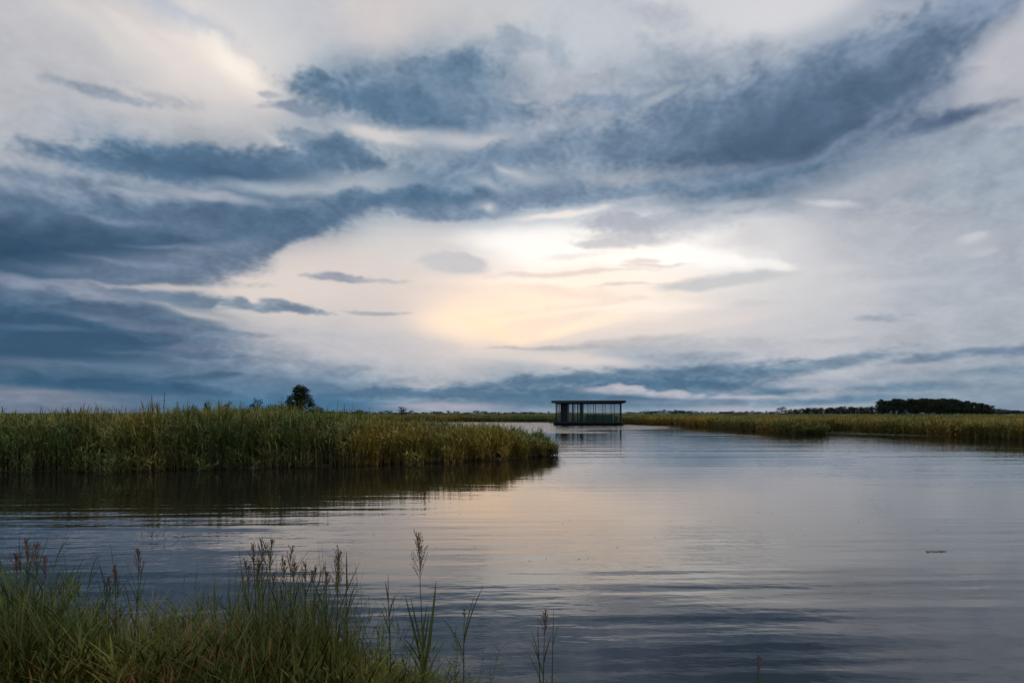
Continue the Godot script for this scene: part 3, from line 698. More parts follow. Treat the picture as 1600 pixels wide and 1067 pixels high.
func build_reeds():
	var rng := RandomNumberGenerator.new()
	rng.seed = 5
	var fine := []
	for k in 4:
		fine.append(reed_clump(rng, 10, 0.24, 0.018, 10, 0.4).duplicate())
	var coarse := []
	for k in 3:
		coarse.append(reed_clump(rng, 22, 0.75, 0.036, 8, 0.3).duplicate())
	var patch: FastNoiseLite = noise(41, 0.22, 3)
	var clump: FastNoiseLite = noise(42, 0.5, 3)
	var tint := func(x: float, z: float) -> Color:
		var a: float = patch.get_noise_2d(x, z * 0.6)
		var c := Color(1, 1, 1).lerp(Color(1.4, 1.15, 0.72), clampf(a * 3.0, 0.0, 1.0)).lerp(Color(0.62, 0.85, 0.85), clampf(-a * 2.6, 0.0, 1.0))
		c = c * rng.randf_range(0.8, 1.2)
		return Color(c.r, c.g, c.b, 1.0)
	# ---- the bed across the near water ----
	var spots := []
	var hues := []
	for k in 4:
		spots.append([])
		hues.append([])
	var tall := func(x: float) -> float:
		if x < -9.0: return 1.6
		if x < -5.0: return lerpf(1.6, 1.46, (x + 9.0) / 4.0)
		if x < -2.0: return lerpf(1.46, 1.25, (x + 5.0) / 3.0)
		return lerpf(1.25, 1.02, clampf((x + 2.0) / 3.8, 0.0, 1.0))
	var put := func(p: Vector2, o: float):
		if shore(p) < -0.15:
			return
		var h: float = 0.95 * tall.call(p.x) * (1.0 + 0.13 * clump.get_noise_2d(p.x, p.y)) * rng.randf_range(0.84, 1.07) * (1.14 if rng.randf() < 0.06 else 1.0)
		h *= 0.58 + 0.42 * smoothstep(0.2, 3.2, p.distance_to(Vector2(1.9, -28.9)))
		if o < 0.5:
			h *= rng.randf_range(0.7, 1.0)
		var k := 0 if p.x < -12.0 else 1 if p.x < -6.5 else 2 if p.x < -2.0 else 3
		spots[k].append(tilted(rng, Vector3(p.x, 0.02, p.y), rng.randf_range(0.85, 1.25), h))
		hues[k].append(tint.call(p.x, p.y))
	var front := [Vector2(-24, -18.6), Vector2(-15.4, -20.6), Vector2(-10, -21.6), Vector2(-5.2, -23.1), Vector2(-2.5, -24.8), Vector2(0, -26.7), Vector2(1.6, -28.4), Vector2(1.9, -29.2)]
	along(front, Vector2(-0.3, -0.95), 2.6, 17.0, rng, put)
	along(front, Vector2(-0.3, -0.95), 9.0, 6.0, rng, put)
	# stray shoots in the shallows before it
	var stray := func(p: Vector2, o: float):
		if rng.randf() < exp(-o * 2.2) and p.x < 0.9:
			var k := 0 if p.x < -12.0 else 1 if p.x < -6.5 else 2 if p.x < -2.0 else 3
			spots[k].append(tilted(rng, Vector3(p.x, -0.1, p.y), rng.randf_range(0.6, 1.2), rng.randf_range(0.3, 0.9)))
			hues[k].append(tint.call(p.x, p.y))
	along(front, Vector2(0.25, 0.97), 1.3, 4.0, rng, stray)
	for k in 4:
		scatter("reed_bed", fine[k], leafy, spots[k], hues[k], ["tall dense green reeds at the left edge across the near water", "dense olive reeds in front of the round willow bush", "lower yellow green reeds right of the round willow bush", "lowest reeds running out to the tip left of the pavilion"][k], "reeds")
	# ---- taller stand behind the left bed ----
	var p2 := []
	var h2 := []
	for k in 420:
		var d := rng.randf_range(36.0, 44.0)
		var px := rng.randf_range(285.0, 455.0)
		var q := ahead(px, d)
		p2.append(tilted(rng, Vector3(q.x, 0.1, q.z), 1.1, lerpf(1.56, 1.78, smoothstep(270.0, 430.0, px)) * rng.randf_range(0.92, 1.04)))
		h2.append(tint.call(q.x * 1.3, q.z) * Color(0.72, 0.74, 0.7))
	scatter("tall_reed_stand", fine[0], leafy, p2, h2, "taller reed stand rising behind the left bed beside the round bush", "reeds")
	# ---- reeds on the land left of and behind the bed ----
	var p3 := []
	var h3 := []
	while p3.size() < 1500:
		var d := rng.randf_range(34.0, 136.0)
		var q := ahead(rng.randf_range(-60.0, 610.0), d)
		if shore(Vector2(q.x, q.z)) > 0.3:
			p3.append(tilted(rng, Vector3(q.x, 0.1, q.z), 1.0 + d * 0.01, rng.randf_range(1.0, 1.3)))
			h3.append(tint.call(q.x * 0.4, q.z * 0.4))
	scatter("reed_meadow", coarse[0], leafy, p3, h3, "flat reed meadow stretching away behind the left bed", "reeds")
	# ---- far shore ----
	var p4 := []
	var h4 := []
	var put4 := func(p: Vector2, o: float):
		if shore(p) > -0.3:
			p4.append(tilted(rng, Vector3(p.x, 0.05, p.y), rng.randf_range(0.9, 1.4), rng.randf_range(0.85, 1.1)))
			h4.append(tint.call(p.x * 0.3, p.y * 0.3))
	along([Vector2(-40, -137), Vector2(-27, -137), Vector2(-5, -139), Vector2(10, -133), Vector2(17, -116)], Vector2(0.1, -1.0), 5.0, 3.0, rng, put4)
	along([Vector2(-40, -137), Vector2(-27, -137), Vector2(-5, -139), Vector2(10, -133), Vector2(19, -112)], Vector2(0.1, -1.0), 60.0, 0.3, rng, put4)
	scatter("far_reed_belt", coarse[1], leafy, p4, h4, "thin dark green belt of reeds along the far shore behind the pavilion", "reeds")
	# ---- right shore with its rounded point ----
	var p5 := []
	var h5 := []
	var p6 := []
	var h6 := []
	var put5 := func(p: Vector2, o: float):
		if shore(p) < -0.15:
			return
		var h := rng.randf_range(0.84, 1.08) * (1.0 + 0.14 * clump.get_noise_2d(p.x * 0.6, p.y * 0.6)) * (rng.randf_range(0.75, 1.0) if o < 0.7 else 1.0)
		h *= 0.55 + 0.45 * smoothstep(0.3, 4.0, p.distance_to(Vector2(25.4, -56.5)))
		p5.append(tilted(rng, Vector3(p.x, 0.03, p.y), rng.randf_range(0.9, 1.4), h))
		h5.append(tint.call(p.x * 0.5, p.y * 0.5) * Color(1.15, 1.0, 0.8))
	var put6 := func(p: Vector2, o: float):
		if shore(p) < 0.4:
			return
		p6.append(tilted(rng, Vector3(p.x, 0.05, p.y), rng.randf_range(0.9, 1.5), rng.randf_range(0.76, 0.96) * (1.0 + 0.12 * clump.get_noise_2d(p.x * 0.3, p.y * 0.3))))
		h6.append(tint.call(p.x * 0.4, p.y * 0.4) * Color(1.12, 1.0, 0.8))
	var east := [Vector2(17, -116), Vector2(19.5, -102), Vector2(23, -93), Vector2(24.3, -80), Vector2(24, -68), Vector2(23.6, -60), Vector2(24.4, -56.3), Vector2(25.2, -56.6)]
	var south := [Vector2(29, -67), Vector2(31, -70.5), Vector2(32.6, -66), Vector2(32.8, -58), Vector2(33.1, -50.5), Vector2(33.6, -44.6), Vector2(35, -38)]
	along(east, Vector2(0.85, -0.4), 5.0, 9.0, rng, put5)
	along(south, Vector2(0.9, -0.3), 4.0, 10.0, rng, put5)
	along([Vector2(24.4, -56.6), Vector2(26.4, -57.6)], Vector2(0.1, -0.95), 5.0, 16.0, rng, put5)
	along(east, Vector2(0.8, -0.6), 60.0, 0.7, rng, put6)
	along(south, Vector2(0.8, -0.6), 60.0, 1.2, rng, put6)
	scatter("right_shore_reeds", fine[1], leafy, p5, h5, "olive brown reeds edging the right shore and its rounded point", "reeds")
	scatter("right_reed_meadow", coarse[2], leafy, p6, h6, "broad reed meadow behind the right shore", "reeds")
	# ---- meadow to the horizon ----
	var p7 := []
	var h7 := []
	for k in 3500:
		var d := 150.0 * pow(rng.randf_range(1.0, 5.5), 1.0)
		var q := ahead(rng.randf_range(-80.0, 1680.0), d)
		p7.append(tilted(rng, Vector3(q.x, 0.1, q.z), d / 110.0, rng.randf_range(0.45, 0.8)))
		h7.append(tint.call(q.x * 0.1, q.z * 0.1) * Color(0.85, 0.95, 0.8))
	scatter("marsh_grass", coarse[1], leafy, p7, h7, "flat marsh grassland reaching to the horizon", "grass")

# ------------------------------------------------------------------ trees
func crown_mesh(rng: RandomNumberGenerator, lobes: Array, leaves: int, size: float, col: Color) -> ArrayMesh:
	var s := Shape.new()
	var total := 0.0
	for l in lobes:
		total += l[1] * l[1] * l[1]
	for l in lobes:
		var n := int(leaves * l[1] * l[1] * l[1] / total) + 8
		for k in n:
			var d := Vector3(rng.randfn(), rng.randfn(), rng.randfn()).normalized()
			var r: float = l[1] * pow(rng.randf(), 0.4) * rng.randf_range(0.85, 1.12)
			var p: Vector3 = l[0] + d * Vector3(1, l[2], 1) * r
			var a := Vector3(rng.randfn(), rng.randfn() * 0.7, rng.randfn()).normalized() * size * rng.randf_range(0.6, 1.3)
			var b := a.cross(Vector3(rng.randfn(), rng.randfn(), rng.randfn())).normalized() * size * rng.randf_range(0.3, 0.6)
			var c := col * rng.randf_range(0.7, 1.3)
			s.quad(p - a, p - b, p + a, p + b, Color(c.r, c.g, c.b))
	return s.mesh()

func trunk_mesh(rng: RandomNumberGenerator, h: float, r: float, limbs: Array) -> ArrayMesh:
	var s := Shape.new()
	var bend := Vector3(rng.randfn(0, 0.03), 0, rng.randfn(0, 0.03)) * h
	s.tube([Vector3(0, -0.3, 0), Vector3(0, h * 0.3, 0) + bend * 0.3, Vector3(0, h * 0.65, 0) + bend, Vector3(0, h, 0) + bend * 1.4], [r, r * 0.8, r * 0.55, r * 0.15], 6, Color.WHITE)
	for l in limbs:
		var from := Vector3(0, h * rng.randf_range(0.3, 0.7), 0) + bend * 0.5
		s.tube([from, from.lerp(l, 0.5) + Vector3(0, -0.1, 0) * h * 0.3, l], [r * 0.45, r * 0.3, r * 0.08], 5, Color.WHITE)
	return s.mesh()

func tree(called: String, crown: Mesh, trunk: Mesh, at: Vector3, turn: float, wide: float, high: float, label: String, category: String, group := "") -> Node3D:
	var o := base(called, at, turn)
	o.scale = Vector3(wide, high, wide)
	part("trunk", trunk, woody, o)
	part("crown", crown, leafy, o)
	tag(o, label, category, group)
	return o

func build_trees():
	var rng := RandomNumberGenerator.new()
	rng.seed = 77
	# the bush that stands above the left bed
	var lobes := []
	var ends := []
	for k in 52:
		var t := rng.randf()
		var a := rng.randf() * TAU
		var r := (1.0 - t * 0.92) * 1.5 * sqrt(rng.randf())
		var q := Vector3(cos(a) * r, 1.0 + t * 2.75, sin(a) * r)
		lobes.append([q, rng.randf_range(0.16, 0.36), 1.25])
		ends.append(q)
	tree("willow_bush", crown_mesh(rng, lobes, 9000, 0.06, Color(0.045, 0.062, 0.026)), trunk_mesh(rng, 2.8, 0.09, ends.slice(0, 16)), ahead(467, 56, 0.1), 0.0, 1.6, 0.98, "dark round willow bush standing tall above the left reed bed", "bush")
	# small far bushes and trees: variants
	var crowns := []
	var trunks := []
	for k in 5:
		var ls := []
		var es := []
		for q in 14:
			var a := rng.randf() * TAU
			var t := rng.randf()
			var p := Vector3(cos(a) * 0.42 * (1.0 - 0.5 * t) * sqrt(rng.randf()), 0.12 + 0.72 * t, sin(a) * 0.42 * (1.0 - 0.5 * t) * sqrt(rng.randf()))
			ls.append([p, rng.randf_range(0.14, 0.24), 0.9])
			es.append(p)
		crowns.append(crown_mesh(rng, ls, 420, 0.05, Color(0.035, 0.048, 0.026)))
		trunks.append(trunk_mesh(rng, 0.8, 0.03, es.slice(0, 4)))
	var low := [[302.0, 8.0, 11.0, "leftmost low dark shrub poking above the left reed bed"], [322.0, 9.0, 10.0, "second low dark shrub from the left above the left reed bed"], [352.0, 12.0, 10.0, "low dark shrub midway along the top of the tall reed stand"], [398.0, 20.0, 12.0, "wide low shrub in the tall reed stand left of the willow bush"], [437.0, 24.0, 14.0, "low shrub touching the left side of the willow bush"]]
	for q in low:
		var k := rng.randi() % 5
		var m := 47.0 / 1067.0
		tree("low_shrub", crowns[k], trunks[k], ahead(q[0], 47.0, 0.1), rng.randf() * TAU, q[1] * m * 2.0, q[2] * m * 1.5 + 1.9, q[3], "shrub", "low shrubs above the left reed bed")
	var bush := func(px: float, wpx: float, hpx: float, d: float, label: String, group: String):
		var m: float = d / 1067.0
		var k := rng.randi() % 5
		tree("far_bush" if hpx < 14 else "far_tree", crowns[k], trunks[k], ahead(px, d, 0.1), rng.randf() * TAU, wpx * m * 1.15, hpx * m + 1.75, label, "bush" if hpx < 14 else "tree", group)
	bush.call(629, 20, 10, 330.0, "rounded dark bush on the far bank left of the pavilion", "")
	bush.call(562, 18, 5, 520.0, "low wide bush on the horizon right of the willow bush", "")
	var px := 500.0
	while px < 862.0:
		bush.call(px, rng.randf_range(5.0, 19.0), rng.randf_range(0.6, 3.4) + (2.0 if rng.randf() < 0.15 else 0.0), rng.randf_range(650.0, 900.0), "tiny dark bush on the horizon left of the pavilion", "bushes on the horizon left of the pavilion")
		px += rng.randf_range(3.0, 13.0)
	px = 981.0
	while px < 1214.0:
		var lump := 2.4 if px > 1030.0 and px < 1080.0 else 0.0
		bush.call(px, rng.randf_range(6.0, 20.0), rng.randf_range(1.0, 3.6) + lump, rng.randf_range(650.0, 850.0), "small dark tree on the horizon between the pavilion and the wood", "trees on the horizon right of the pavilion")
		px += rng.randf_range(2.5, 9.0)
	bush.call(1222, 18, 10, 640.0, "round dark tree at the left end of the distant tree row", "")
	for k in 46:
		var t := k / 45.0
		bush.call(1234.0 + t * 134.0 + rng.randf_range(-2, 2), rng.randf_range(10.0, 16.0), lerpf(6.5, 11.0, t) + rng.randf_range(-1.5, 1.5), 640.0 + (k % 2) * 16.0, "dark tree in the low row leading up to the tall pine wood", "trees in the low row beside the pine wood")
	for k in 16:
		var t := k / 15.0
		bush.call(1545.0 + t * 65.0, 13.0, lerpf(10.0, 3.5, sqrt(t)) + rng.randf_range(-1, 1), 600.0, "small dark tree right of the tall pine wood", "trees right of the pine wood")
	# pines
	var pc := []
	var pt := []
	for k in 5:
		var ls := []
		var es := []
		for q in 20:
			var a := rng.randf() * TAU
			var t := rng.randf()
			var r := 0.2 * sqrt(rng.randf()) * (1.0 - 0.45 * t * t)
			var p := Vector3(cos(a) * r, (0.1 if k % 3 else 0.34) + (0.8 if k % 3 else 0.56) * t, sin(a) * r)
			ls.append([p, rng.randf_range(0.07, 0.12), 0.8])
			es.append(p)
		pc.append(crown_mesh(rng, ls, 1300, 0.026, Color(0.04, 0.056, 0.03)))
		pt.append(trunk_mesh(rng, 0.92, 0.012, es.slice(0, 6)))
	for row in 4:
		for k in 28:
			var t := (k + 0.25 * row) / 28.0
			px = lerpf(1373.0, 1552.0, t) + rng.randf_range(-2.0, 2.0)
			var top := lerpf(624.0, 622.0, smoothstep(0.0, 0.2, t))
			if t > 0.55:
				top = lerpf(622.0, 634.0, pow((t - 0.55) / 0.45, 1.6))
			var d := 500.0 + row * 14.0
			var h := reach(top + rng.randf_range(-1.6, 2.6), d)
			var j: int = [1, 2, 4][rng.randi() % 3] if px > 1455.0 or rng.randf() < 0.5 else [0, 3][rng.randi() % 2]
			tree("pine_tree", pc[j], pt[j], ahead(px, d, 0.0), rng.randf() * TAU, h * rng.randf_range(0.9, 1.2), h, "tall dark pine in the flat topped wood on the right", "tree", "pines of the flat topped wood")

# ------------------------------------------------------------------ pavilion
func slab(called: String, lo: Vector3, hi: Vector3, mat: Material, parent: Node) -> MeshInstance3D:
	var s := Shape.new()
	s.box(lo, hi)
	s.c = PackedColorArray()
	return part(called, s.mesh(), mat, parent)

func build_pavilion():
	var dark := plain(Color(0.022, 0.022, 0.024), 0.5)
	var roofing := plain(Color(0.09, 0.082, 0.08), 0.7)
	var wood := plain(Color(0.06, 0.048, 0.038), 0.75)
	var pale := plain(Color(0.30, 0.27, 0.25), 0.8)
	var inside := plain(Color(0.05, 0.045, 0.04), 0.8)
	var glass := StandardMaterial3D.new()
	glass.transparency = BaseMaterial3D.TRANSPARENCY_ALPHA
	glass.albedo_color = Color(0.45, 0.68, 0.63, 0.1)
	glass.roughness = 0.03
	glass.metallic_specular = 0.5
	var o := base("floating_pavilion", ahead(921, 101.5, 0.0), deg_to_rad(-11.0))
	tag(o, "dark flat roofed glass pavilion floating on the lake", "pavilion")
	var hw := 4.62   # half width of the glazed room
	var hd := 2.7
	# hull and deck
	for z in [-1.9, 0.0, 1.9]:
		slab("pontoon", Vector3(-hw - 0.1, -0.3, z - 0.55), Vector3(hw + 0.35, 0.22, z + 0.55), dark, o)
	slab("deck_frame", Vector3(-hw - 0.15, 0.22, -hd - 0.5), Vector3(hw + 0.45, 0.36, hd + 0.5), dark, o)
	var deck := slab("deck", Vector3(-hw - 0.1, 0.362, -hd - 0.45), Vector3(hw + 0.4, 0.38, hd + 0.45), wood, o)
	for k in 40:
		var z := -hd - 0.47 + k * 0.16
		slab("plank", Vector3(-hw - 0.18, 0.384, z), Vector3(hw + 0.48, 0.41, z + 0.145), wood, deck)
	# landing stage on the left
	var stage := slab("landing_stage", Vector3(-hw - 1.0, 0.27, -1.2), Vector3(-hw - 0.16, 0.36, 2.6), wood, o)
	slab("float", Vector3(-hw - 0.75, -0.2, -0.9), Vector3(-hw - 0.3, 0.268, 0.4), dark, stage)
	# roof
	var s := Shape.new()
	var rx0 := -hw - 0.62
	var rx1 := hw + 0.72
	var rz := hd + 0.75
	var y0 := 3.17
	var y1 := 3.5
	# the eaves taper on their underside
	var b := [Vector3(rx0 + 0.5, y0, -rz + 0.4), Vector3(rx1 - 0.7, y0, -rz + 0.4), Vector3(rx1 - 0.7, y0, rz - 0.4), Vector3(rx0 + 0.5, y0, rz - 0.4)]
	var e := [Vector3(rx0, y0 + 0.08, -rz), Vector3(rx1, y0 + 0.2, -rz), Vector3(rx1, y0 + 0.2, rz), Vector3(rx0, y0 + 0.08, rz)]
	var tp := [Vector3(rx0, y1, -rz), Vector3(rx1, y1 - 0.04, -rz), Vector3(rx1, y1 - 0.04, rz), Vector3(rx0, y1, rz)]
	s.quad(b[0], b[1], b[2], b[3], Color.WHITE)
	s.quad(tp[3], tp[2], tp[1], tp[0], Color.WHITE)
	for k in 4:
		var q := (k + 1) % 4
		s.quad(b[k], e[k], e[q], b[q], Color.WHITE)
		s.quad(e[k], tp[k], tp[q], e[q], Color.WHITE)
	s.c = PackedColorArray()
	var roof := part("roof", s.mesh(), roofing, o)
	slab("roof_edge", Vector3(rx0 - 0.03, y1 + 0.003, -rz - 0.03), Vector3(rx1 + 0.03, y1 + 0.07, rz + 0.03), dark, roof)
	slab("ceiling", Vector3(-hw + 0.02, y0 - 0.06, -hd + 0.02), Vector3(hw - 0.02, y0 - 0.004, hd - 0.02), inside, o)
	slab("floor", Vector3(-hw + 0.06, 0.412, -hd + 0.06), Vector3(hw - 0.06, 0.45, hd - 0.06), inside, o)
	# glazing: uprights and panes round the room
	var fy := 0.412
	var ty := y0 - 0.002
	for side in [1.0, -1.0]:
		var cuts: Array = [-hw, -3.86, -3.04, -2.22, -1.46, -0.94, 0.0, 0.82, 1.11, 2.16, 3.33, 3.8, hw] if side > 0.0 else [-hw, -2.4, -0.1, 2.2, hw]
		for k in cuts.size():
			var w := (0.08 if k in [0, 1, 2, 3, 4, 5] else 0.035) if side > 0.0 else 0.03
			slab("upright", Vector3(cuts[k] - w, fy, side * hd - 0.06), Vector3(cuts[k] + w, ty, side * hd + 0.06), dark, o)
			if k < cuts.size() - 1 and not (side > 0.0 and k == 1):
				var w2 := (0.08 if (k + 1) in [1, 2, 3, 4, 5] else 0.035) if side > 0.0 else 0.03
				var pane := slab("pane", Vector3(cuts[k] + w, fy + 0.06, side * hd - 0.006), Vector3(cuts[k + 1] - w2, ty - 0.06, side * hd + 0.006), glass, o)
				slab("sill", Vector3(cuts[k] + w, fy, side * hd - 0.04), Vector3(cuts[k + 1] - w2, fy + 0.058, side * hd + 0.04), dark, pane)
	var cz := [-hd + 0.065, -1.0, 0.8, hd - 0.065]
	for side in [1.0, -1.0]:
		for k in 3:
			if k > 0:
				slab("upright", Vector3(side * hw - 0.05, fy, cz[k] - 0.05), Vector3(side * hw + 0.05, ty, cz[k] + 0.05), dark, o)
			slab("pane", Vector3(side * hw - 0.006, fy + 0.002, cz[k] + 0.052), Vector3(side * hw + 0.006, ty - 0.002, cz[k + 1] - 0.052), glass, o)
	# closed core beside the door, and the door itself
	slab("core_wall", Vector3(-3.77, fy, -1.2), Vector3(-3.13, ty - 0.06, hd + 0.05), dark, o)
	var door := slab("door", Vector3(-2.08, fy + 0.07, hd + 0.066), Vector3(-1.98, ty - 0.1, hd + 0.1), dark, o)
	slab("handle", Vector3(-2.0, 1.35, hd + 0.102), Vector3(-1.96, 1.7, hd + 0.14), pale, door)
	slab("curtain", Vector3(-2.72, 0.5, hd - 0.35), Vector3(-2.5, 1.9, hd - 0.2), pale, o)
	# railing at the right end of the deck
	for k in 4:
		slab("railing_post", Vector3(hw + 0.36, 0.412, -hd + k * 1.75), Vector3(hw + 0.4, 1.0, -hd + 0.04 + k * 1.75), dark, o)
	slab("railing", Vector3(hw + 0.35, 1.003, -hd - 0.05), Vector3(hw + 0.41, 1.05, hd + 0.2), dark, o)
	# furniture seen through the glass
	for q in [[-0.6, 0.6], [0.9, -0.4], [2.3, 0.7]]:
		var t := slab("table_top", Vector3(q[0] - 0.5, 1.15, q[1] - 0.4), Vector3(q[0] + 0.5, 1.2, q[1] + 0.4), wood, o)
		slab("table_leg", Vector3(q[0] - 0.05, 0.452, q[1] - 0.05), Vector3(q[0] + 0.05, 1.148, q[1] + 0.05), dark, t)
		for g in [-0.85, 0.75]:
			var c := slab("chair_seat", Vector3(q[0] + g - 0.2, 0.88, q[1] - 0.22), Vector3(q[0] + g + 0.25, 0.93, q[1] + 0.22), wood, o)
			slab("chair_back", Vector3(q[0] + g + (-0.2 if g < 0 else 0.2), 0.932, q[1] - 0.22), Vector3(q[0] + g + (-0.15 if g < 0 else 0.25), 1.45, q[1] + 0.22), wood, c)
			for f in [[-0.18, -0.2], [0.2, -0.2], [-0.18, 0.17], [0.2, 0.17]]:
				slab("chair_leg", Vector3(q[0] + g + f[0], 0.452, q[1] + f[1]), Vector3(q[0] + g + f[0] + 0.035, 0.878, q[1] + f[1] + 0.035), dark, c)
	slab("counter", Vector3(-0.6, 0.452, -1.7), Vector3(3.4, 1.5, -1.1), inside, o)
	slab("inner_wall", Vector3(-1.4, 0.452, -1.6), Vector3(-1.0, ty - 0.07, 0.6), inside, o)
	slab("stove", Vector3(3.7, 0.452, -0.3), Vector3(4.2, 1.3, 0.2), dark, o)

# ------------------------------------------------------------------ foreground plants
func panicle_mesh(rng: RandomNumberGenerator, length: float, branches: int, nod: Vector3) -> ArrayMesh:
	var s := Shape.new()
	var col := Color(0.27, 0.17, 0.12)
	var axis := []
	for i in 6:
		var t := i / 5.0
		axis.append(Vector3(0, length * t, 0) + nod * t * t * length)
	s.tube(axis, [0.0016, 0.0015, 0.0013, 0.0011, 0.0009, 0.0005], 4, Color(0.14, 0.10, 0.05))
	for k in branches:
		var t := pow((k + rng.randf()) / branches, 0.9) * 0.93
		var f := t * 5.0
		var p: Vector3 = axis[int(f)].lerp(axis[mini(int(f) + 1, 5)], f - int(f))
		var az := rng.randf() * TAU
		var ln := length * lerpf(0.58, 0.16, t) * rng.randf_range(0.6, 1.15)
		var pts := blade_points(p, az, ln, rng.randf_range(0.6, 0.85), rng.randf_range(-0.4, 0.25), 4)
		var sd := Vector3(-sin(az), 0, cos(az))
		s.ribbon(pts, [0.0008, 0.0007, 0.0006, 0.0005, 0.0004], sd, col)
		var tone := col * rng.randf_range(0.7, 1.5)
		tone.a = 1.0
		for q in 11:
			var u := 0.15 + 0.85 * q / 10.0
			var g := u * 4.0
			var b: Vector3 = pts[mini(int(g), 3)].lerp(pts[mini(int(g), 3) + 1], g - mini(int(g), 3))
			var d: Vector3 = (pts[4] - pts[0]).normalized()
			d = (d + Vector3(rng.randfn(0, 0.3), rng.randfn(0, 0.15), rng.randfn(0, 0.3))).normalized()
			var l := rng.randf_range(0.009, 0.015)
			var x := d.cross(Vector3(rng.randfn(), rng.randfn(), rng.randfn())).normalized() * 0.0027
			s.quad(b, b + d * l * 0.45 + x, b + d * l, b + d * l * 0.45 - x, tone * rng.randf_range(0.85, 1.2))
	return s.mesh()

func leaf_mesh(p: Vector3, az: float, length: float, up: float, droop: float, width: float, col: Color, tilt := 0.3) -> ArrayMesh:
	var s := Shape.new()
	var pts := blade_points(p, az, length, up, droop, 8)
	var half := []
	for i in 9:
		var t := i / 8.0
		half.append(width * 0.5 * (0.55 + 0.45 * sin(PI * minf(t * 1.6, 1.0) * 0.5 + 0.0)) * pow(1.0 - t, 0.55) + 0.0004)
	var side: Vector3 = Vector3(-sin(az), 0, cos(az)) * cos(tilt) + (pts[4] - pts[0]).normalized().cross(Vector3(-sin(az), 0, cos(az))) * sin(tilt)
	var fold: Vector3 = (pts[4] - pts[0]).cross(side).normalized()
	var k := s.v.size()
	for i in 9:
		# a shallow gutter along the midrib
		s.v.append(pts[i] - side * half[i] + fold * half[i] * 0.35)
		s.v.append(pts[i])
		s.v.append(pts[i] + side * half[i] + fold * half[i] * 0.35)
		for q in 3:
			s.c.append(col)
		if i > 0:
			var b := k + 3 * i
			for q in 2:
				s.t.append_array([b - 3 + q, b - 2 + q, b + 1 + q, b - 3 + q, b + 1 + q, b + q])
	return s.mesh()

# leaves: [share of the height, azimuth (0 right, 180 left), length, upward share, droop, width]
func reed(rng: RandomNumberGenerator, px: float, top: float, d: float, plume: float, branches: int, lean: float, leaves: Array, label: String, group := ""):
	var h := reach(top, d)
	var o := base("reed_plant", ahead(px - lean, d, -0.05))
	var l := lean / 1067.0 * d
	var stem_top := h - plume + 0.05
	var s := Shape.new()
	var pts := []
	for i in 7:
		var t := i / 6.0
		pts.append(Vector3(l * 0.75 * t * t, stem_top * t, 0.02 * sin(t * 5.0 + px)))
	s.tube(pts, [0.0042, 0.004, 0.0038, 0.0034, 0.003, 0.0024, 0.0017], 6, Color(0.11, 0.105, 0.04))
	part("stem", s.mesh(), leafy, o)
	for q in leaves:
		var f: float = q[0] * 6.0
		var b: Vector3 = pts[int(f)].lerp(pts[mini(int(f) + 1, 6)], f - int(f))
		var c := Color(0.115, 0.155, 0.034) * rng.randf_range(0.8, 1.3)
		if rng.randf() < 0.15:
			c = Color(0.17, 0.12, 0.045)
		part("leaf", leaf_mesh(b, deg_to_rad(q[1]), q[2], q[3], q[4], q[5], Color(c.r, c.g, c.b), rng.randf_range(0.5, 1.3) * (1.0 if rng.randf() < 0.5 else -1.0)), leafy, o)
	if plume > 0.0:
		var pm := part("panicle", panicle_mesh(rng, plume, branches, Vector3(lean / 100.0, 0, 0.05)), leafy, o)
		pm.position = pts[6]
	tag(o, label, "reed", group)

func some_leaves(rng: RandomNumberGenerator, n: int, from := 0.45) -> Array:
	var o := []
	for k in n:
		var az := (0.0 if k % 2 else 180.0) + rng.randf_range(-60, 60)
		o.append([rng.randf_range(from, 0.96), az, rng.randf_range(0.14, 0.34), rng.randf_range(0.74, 0.94), rng.randf_range(0.0, 0.6), rng.randf_range(0.005, 0.009)])
	return o

func sedge_clump(rng: RandomNumberGenerator, n: int, spread: float) -> ArrayMesh:
	var s := Shape.new()
	for k in n:
		var a := rng.randf() * TAU
		var r := spread * sqrt(rng.randf())
		var p := Vector3(cos(a) * r, -0.05, sin(a) * r)
		var az := rng.randf() * TAU
		var ln := rng.randf_range(0.55, 1.0)
		var u := rng.randf()
		var c := Color(0.135, 0.15, 0.026)
		if u > 0.55: c = Color(0.2, 0.18, 0.036)
		if u > 0.82: c = Color(0.28, 0.22, 0.05)
		if u > 0.92: c = Color(0.26, 0.12, 0.04)
		c = c * rng.randf_range(0.5, 1.1)
		c.a = 1.0
		var side := Vector3(rng.randfn(), rng.randf_range(-0.3, 0.3), rng.randfn() * 0.6).normalized()
		if rng.randf() < 0.55:
			var w := rng.randf_range(0.0007, 0.0016)
			s.ribbon(blade_points(p, az, ln, rng.randf_range(0.8, 0.97), rng.randf_range(0.0, 0.55), 6), [w * 0.7, w, w, w * 0.85, w * 0.6, w * 0.35, 0.0002], side, c)
		else:
			# a leafy stalk
			var pts := blade_points(p, az, ln, rng.randf_range(0.9, 0.99), rng.randf_range(0.0, 0.12), 5)
			s.ribbon(pts, [0.002, 0.002, 0.0018, 0.0015, 0.0012, 0.0006], side, c)
			for q in rng.randi_range(4, 8):
				var t := rng.randf_range(0.25, 1.0) * 4.99
				var b: Vector3 = pts[int(t)].lerp(pts[int(t) + 1], t - int(t))
				var z := rng.randf() * TAU
				var w := rng.randf_range(0.0025, 0.005)
				s.ribbon(blade_points(b, z, rng.randf_range(0.06, 0.2), rng.randf_range(0.6, 0.9), rng.randf_range(0.0, 0.7), 3), [w, w, w * 0.7, 0.0002], Vector3(-sin(z), 0.2, cos(z)).normalized(), c * rng.randf_range(0.85, 1.2))
	return s.mesh()

